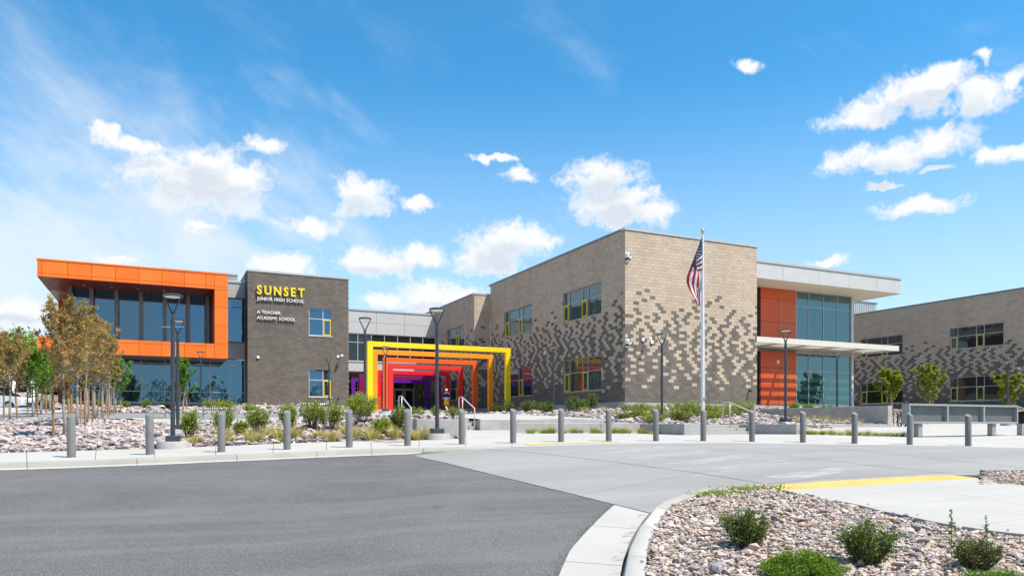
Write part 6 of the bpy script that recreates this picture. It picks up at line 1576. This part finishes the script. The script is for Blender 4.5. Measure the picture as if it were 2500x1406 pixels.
# ------------------------------------------------------------------ cars, far left
def car(X, Y, z, ang, paint, label, suv=True):
    rt = empty('parked_car', (X, Y, z), label, 'car', 'cars parked at the far left')
    d = Vector((math.cos(ang), math.sin(ang), 0)); n = Vector((-d.y, d.x, 0)); o = Vector((X, Y, z)); up = Vector((0, 0, 1))
    hb = 1.05 if suv else .92; hr = 1.72 if suv else 1.45; Q = lambda a, b, h: o + d * a + n * b + up * h
    prof = [(-2.3, .42), (-2.35, .8), (-2.25, hb), (-.1, hb + .04), (1.0, hb), (2.05, hb - .12), (2.32, .72), (2.3, .42), (1.85, .30), (-1.9, .30)]
    def loft(prof, ws, name, m, parent=rt, smooth='auto'):
        mb = MB(); k = len(prof); rows = []
        for b, ins in ws: rows.append([Q(a * (1 - ins * .03), b, h) for a, h in prof])
        mb.grid([r + [r[0]] for r in rows]); mb.add(rows[0], [tuple(range(k))]); mb.add(rows[-1], [tuple(range(k))]); return mb.build(name, MAT[m], parent, smooth=smooth)
    body = loft(prof, [(-.90, 1.5), (-.86, .3), (-.4, 0), (.4, 0), (.86, .3), (.90, 1.5)], 'body', paint)
    cab = [(-2.15, hb), (-1.85, hr - .08), (-1.3, hr), (.1, hr - .02), (.55, hr - .10), (1.15, hb + .0)]
    loft(cab, [(-.84, 2), (-.72, 5), (.72, 5), (.84, 2)], 'greenhouse', 'glass_car')
    roof = [(-1.9, hr - .06), (-1.3, hr + .015), (.1, hr - .005), (.5, hr - .08), (.1, hr - .05), (-1.3, hr - .04)]
    loft(roof, [(-.70, 2), (-.6, 0), (.6, 0), (.70, 2)], 'roof', paint)
    for a in (-1.45, 1.45):
        for b in (-.82, .82):
            c = Q(a, b, .35); w = MB().tube([c - n * .11, c + n * .11], .35, 20).build('wheel', MAT['black_rubber'], rt, smooth='auto')
            MB().tube([c - n * .12, c + n * .12], .20, 14).build('rim', MAT['steel'], w)
    for b in (-.62, .62):
        MB().tube([Q(2.2, b, .78), Q(2.31, b, .74)], [.14, .11], 10).build('headlight', MAT['headlight'], rt); MB().tube([Q(-2.28, b, .92), Q(-2.36, b, .9)], [.12, .10], 10).build('taillight', MAT['taillight'], rt)
    MB().tube([Q(2.31, -.5, .55), Q(2.33, .5, .55)], .07, 6).build('grille', MAT['black_metal'], rt)
    MB().box(*(lambda c: (c.x - .08, c.x + .08, c.y - .06, c.y + .06, c.z - .05, c.z + .07))(Q(.75, -.98, hb + .06))).build('mirror', MAT[paint], rt)
X, Y = at_f(-18, 48.5); car(X, Y, H0 + .88, -YAW + .12, 'white_paint_car', 'white sport utility car cut by the left picture edge')
X, Y = at_f(8, 55.); car(X, Y, H0 + 1.02, -YAW + .05, 'black_paint_car', 'black car behind the white one at the far left', False)
X, Y = at_f(18, 82.); car(X, Y, H0 + 3.35, -YAW + .1, 'red_paint_car', 'small red car on the upper lot beyond the white stair wall', False)

def far_walls():
    (xa, ya), (xb, yb) = at_f(62, 70), at_f(190, 72); zt = zpx(963, 70); z0 = H0 + .6
    rt = empty('boundary_wall', (xa, ya, z0), 'tan block boundary wall beyond the staked trees', 'wall')
    d = Vector((xb - xa, yb - ya, 0)); L = d.length; d.normalize(); n = Vector((-d.y, d.x, 0)) * .2
    k = 12
    for i in range(k):
        p = Vector((xa, ya, 0)) + d * (L * i / k + .01); q = Vector((xa, ya, 0)) + d * (L * (i + 1) / k - .01)
        MB().prism([(p - n)[:2], (q - n)[:2], (q + n)[:2], (p + n)[:2]], z0, zt).build('wall_panel', MAT['tan_wall'], rt)
    # upper lot behind with white stair
    (xa, ya), (xb, yb) = at_f(-260, 76), at_f(60, 74); zt = H0 + 3.3; rt = empty('upper_terrace', (xa, ya, z0), 'white walled terrace beyond the parked cars', 'wall')
    MB().prism([(xa, ya), (xb, yb), (xb + 4, yb + 16), (xa - 4, ya + 16)], z0, zt).build('terrace', MAT['white_wall'], rt)
    (xc, yc) = at_f(57, 66.5); rt = empty('outdoor_stair', (xc, yc, z0), 'white walled outdoor stair going up beside the parked cars', 'stairs')
    u = (Vector(at_f(57, 74)) - Vector(at_f(57, 66.5))).normalized(); r = Vector((u.y, -u.x))
    for s in (-.75, .75):
        a = Vector((xc, yc)) + r * s; b = a + u * 6.5; w = r * .12
        MB().prism([(a - w), (a + w), (b + w), (b - w)], z0, [z0 + 1.5, z0 + 1.5, zt + 1.0, zt + 1.0]).build('side_wall', MAT['white_wall'], rt)
    for i in range(12):
        a = Vector((xc, yc)) + u * (.3 + i * .5); MB().prism([a - r * .62, a + r * .62, a + u * .5 + r * .62, a + u * .5 - r * .62], z0, z0 + .3 + i * .2).build('step', MAT['concrete_walk'], rt)
far_walls()

# ------------------------------------------------------------------ person jogging towards the entrance, seen from behind
def person():
    X, Y = at_f(1091, 59.5); z = Utop(X, Y) + .035; Hh = 1.76
    fw = Vector((-.12, 1, 0)).normalized(); rg = Vector((fw.y, -fw.x, 0)); o = Vector((X, Y, z)); Q = lambda r, f, h: o + rg * r + fw * f + Vector((0, 0, h))
    rt = empty('person', (X, Y, z), 'person in navy top, yellow shorts and white cap jogging towards the entrance', 'person')
    mat('skin', (.42, .25, .17), .6, .05); mat('navy', (.022, .018, .10), .8, .15); mat('shirt_white', (.62, .62, .63), .8, .08); mat('short_yellow', (.75, .50, .03), .8, .1); mat('cap_white', (.72, .72, .72), .8, .05)
    J = {'pel': (Q(0, 0, .94), .135), 'sp': (Q(0, .02, 1.14), .125), 'ch': (Q(0, .05, 1.34), .15), 'nk': (Q(0, .07, 1.50), .055), 'hd0': (Q(0, .09, 1.58), .075), 'hd': (Q(0, .10, 1.66), .085), 'hd2': (Q(0, .10, 1.72), .06)}
    E = [('pel', 'sp'), ('sp', 'ch'), ('ch', 'nk'), ('nk', 'hd0'), ('hd0', 'hd'), ('hd', 'hd2')]
    def limb(nm, pts, par):
        for i, (p, r) in enumerate(pts): J[nm + str(i)] = (p, r); E.append((par if i == 0 else nm + str(i - 1), nm + str(i)))
    limb('la', [(Q(-.19, .05, 1.42), .062), (Q(-.27, -.06, 1.16), .045), (Q(-.24, .12, 1.02), .036), (Q(-.22, .20, .99), .028)], 'ch')
    limb('ra', [(Q(.19, .05, 1.42), .062), (Q(.29, -.12, 1.18), .045), (Q(.25, .06, 1.05), .036), (Q(.23, .14, 1.03), .028)], 'ch')
    limb('ll', [(Q(-.10, .01, .86), .088), (Q(-.10, .10, .50), .058), (Q(-.09, -.14, .20), .042), (Q(-.09, -.20, .14), .036), (Q(-.09, -.13, .03), .03)], 'pel')
    limb('rl', [(Q(.10, .0, .86), .088), (Q(.10, .06, .49), .060), (Q(.09, .05, .12), .044), (Q(.09, .06, .05), .038), (Q(.09, .18, .035), .030)], 'pel')
    for s, nm, h, p in ((-1, 'la3', (-.22, .20, .99), 0), (1, 'ra3', (.23, .14, 1.03), 0)):
        for k in range(4): limb('f%d%d' % (s, k), [(Q(h[0] + s * .01, h[1] + .035, h[2] - .02 + k * .016), .010), (Q(h[0] - s * .012, h[1] + .065 + .004 * (k % 3), h[2] - .03 + k * .016), .009), (Q(h[0] - s * .035, h[1] + .055, h[2] - .03 + k * .016), .008)], nm)
        limb('t%d' % s, [(Q(h[0] - s * .025, h[1] + .01, h[2] + .025), .011), (Q(h[0] - s * .04, h[1] + .035, h[2] + .035), .009)], nm)
    names = list(J); me = bpy.data.meshes.new('body'); me.from_pydata([tuple(J[k][0] - o) for k in names], [(names.index(a), names.index(b)) for a, b in E], []); ob = bpy.data.objects.new('body', me); COL.objects.link(ob); ob.parent = rt; ob.location = (0, 0, 0)
    sk = ob.modifiers.new('skin', 'SKIN'); 
    if not me.skin_vertices: me.attributes.new
    bm = bmesh.new(); bm.from_mesh(me); lay = bm.verts.layers.skin.verify()
    for i, v in enumerate(bm.verts): v[lay].radius = (J[names[i]][1],) * 2; v[lay].use_root = (i == 0)
    bm.to_mesh(me); bm.free(); ss = ob.modifiers.new('sub', 'SUBSURF'); ss.levels = 1; ss.render_levels = 2; me.materials.append(MAT['skin'])
    def cl(name, pts, rad, m, seg=14, par=rt): return MB().tube(pts, rad, seg).build(name, MAT[m], par, smooth=True)
    def torso(name, m, rows):
        mb = MB(); rr = []
        for (h, a, b, f0) in rows: rr.append([Q(a * math.cos(t), f0 + b * math.sin(t), h) for t in np.linspace(0, 2 * math.pi, 19)])
        mb.grid(rr); mb.add(rr[-1][:-1], [tuple(range(18))]); return mb.build(name, MAT[m], rt, smooth=True)
    torso('sweater', 'navy', [(1.10, .185, .145, .02), (1.22, .19, .15, .03), (1.36, .215, .15, .05), (1.44, .20, .125, .06), (1.50, .10, .085, .07), (1.53, .068, .066, .075)])
    torso('tied_shirt', 'shirt_white', [(.93, .195, .17, .0), (1.02, .20, .172, .01), (1.125, .192, .152, .02)]); torso('belt', 'navy', [(.905, .197, .173, .0), (.93, .197, .173, .0)])
    for s, k in ((-1, 'la'), (1, 'ra')): cl('sleeve', [J[k + '0'][0], J[k + '0'][0].lerp(J[k + '1'][0], .5), J[k + '1'][0], J[k + '1'][0].lerp(J[k + '2'][0], .25)], [.085, .075, .062, .052], 'navy'); cl('undersleeve', [J[k + '1'][0].lerp(J[k + '2'][0], .25), J[k + '1'][0].lerp(J[k + '2'][0], .8)], [.048, .042], 'shirt_white')
    for k in ('ll', 'rl'): cl('short_leg', [Q(-.09 if k == 'll' else .09, 0, .92), J[k + '0'][0], J[k + '0'][0].lerp(J[k + '1'][0], .55), J[k + '0'][0].lerp(J[k + '1'][0], .98)], [.105, .112, .108, .10], 'short_yellow'); cl('sock', [J[k + '1'][0].lerp(J[k + '2'][0], .55), J[k + '2'][0], J[k + '3'][0]], [.052, .052, .048], 'cap_white'); cl('shoe', [J[k + '3'][0], J[k + '3'][0].lerp(J[k + '4'][0], .5), J[k + '4'][0]], [.052, .052, .04], 'cap_white')
    torso('shorts', 'short_yellow', [(.80, .15, .14, .0), (.86, .19, .165, .0), (.904, .188, .165, .0)])
    mb = MB(); mb.lathe([(.098, 0), (.105, .03), (.10, .08), (.075, .125), (.02, .145)], Q(0, .095, 1.655), 18); mb.build('cap', MAT['cap_white'], rt, smooth=True)
    MB().prism([tuple(Q(-.075, .17, 0)[:2]), tuple(Q(.075, .17, 0)[:2]), tuple(Q(.06, .27, 0)[:2]), tuple(Q(-.06, .27, 0)[:2])], Q(0, 0, 1.66).z, Q(0, 0, 1.675).z).build('cap_brim', MAT['cap_white'], rt)
    for s in (-1, 1): MB().lathe([(.012, -.03), (.02, 0), (.012, .03)], Q(s * .09, .09, 1.635), 8).build('ear', MAT['skin'], rt, smooth=True); MB().lathe([(.004, -.008), (.011, 0), (.004, .008)], Q(s * .032, .178, 1.645), 8).build('eye', MAT['black_metal'], rt)
    MB().lathe([(.016, -.02), (.012, 0), (.005, .025)], Q(0, .185, 1.615), 8).build('nose', MAT['skin'], rt, smooth=True); MB().box(*(lambda c: (c.x - .025, c.x + .025, c.y - .006, c.y + .006, c.z - .005, c.z + .005))(Q(0, .172, 1.575))).build('mouth', MAT['taillight'], rt)
person()

# ------------------------------------------------------------------ one label for each of the look-alike plants, by place
def name_by_place():
    words = ['first', 'second', 'third', 'fourth', 'fifth', 'sixth', 'seventh', 'eighth', 'ninth', 'tenth', 'eleventh', 'twelfth', 'thirteenth', 'fourteenth', 'fifteenth', 'sixteenth', 'seventeenth', 'eighteenth', 'nineteenth', 'twentieth']
    by = {}
    for o in COL.objects:
        if o.parent is None and 'label' in o and 'group' in o: by.setdefault(o['label'], []).append(o)
    for lab, os_ in by.items():
        if len(os_) < 2: continue
        os_.sort(key=lambda o: (lambda q: q[0] / q[1])(RF(o.location.x, o.location.y)))
        for i, o in enumerate(os_): o['label'] = '%s, %s from left' % (lab, words[i]) if i < len(words) else lab
name_by_place()
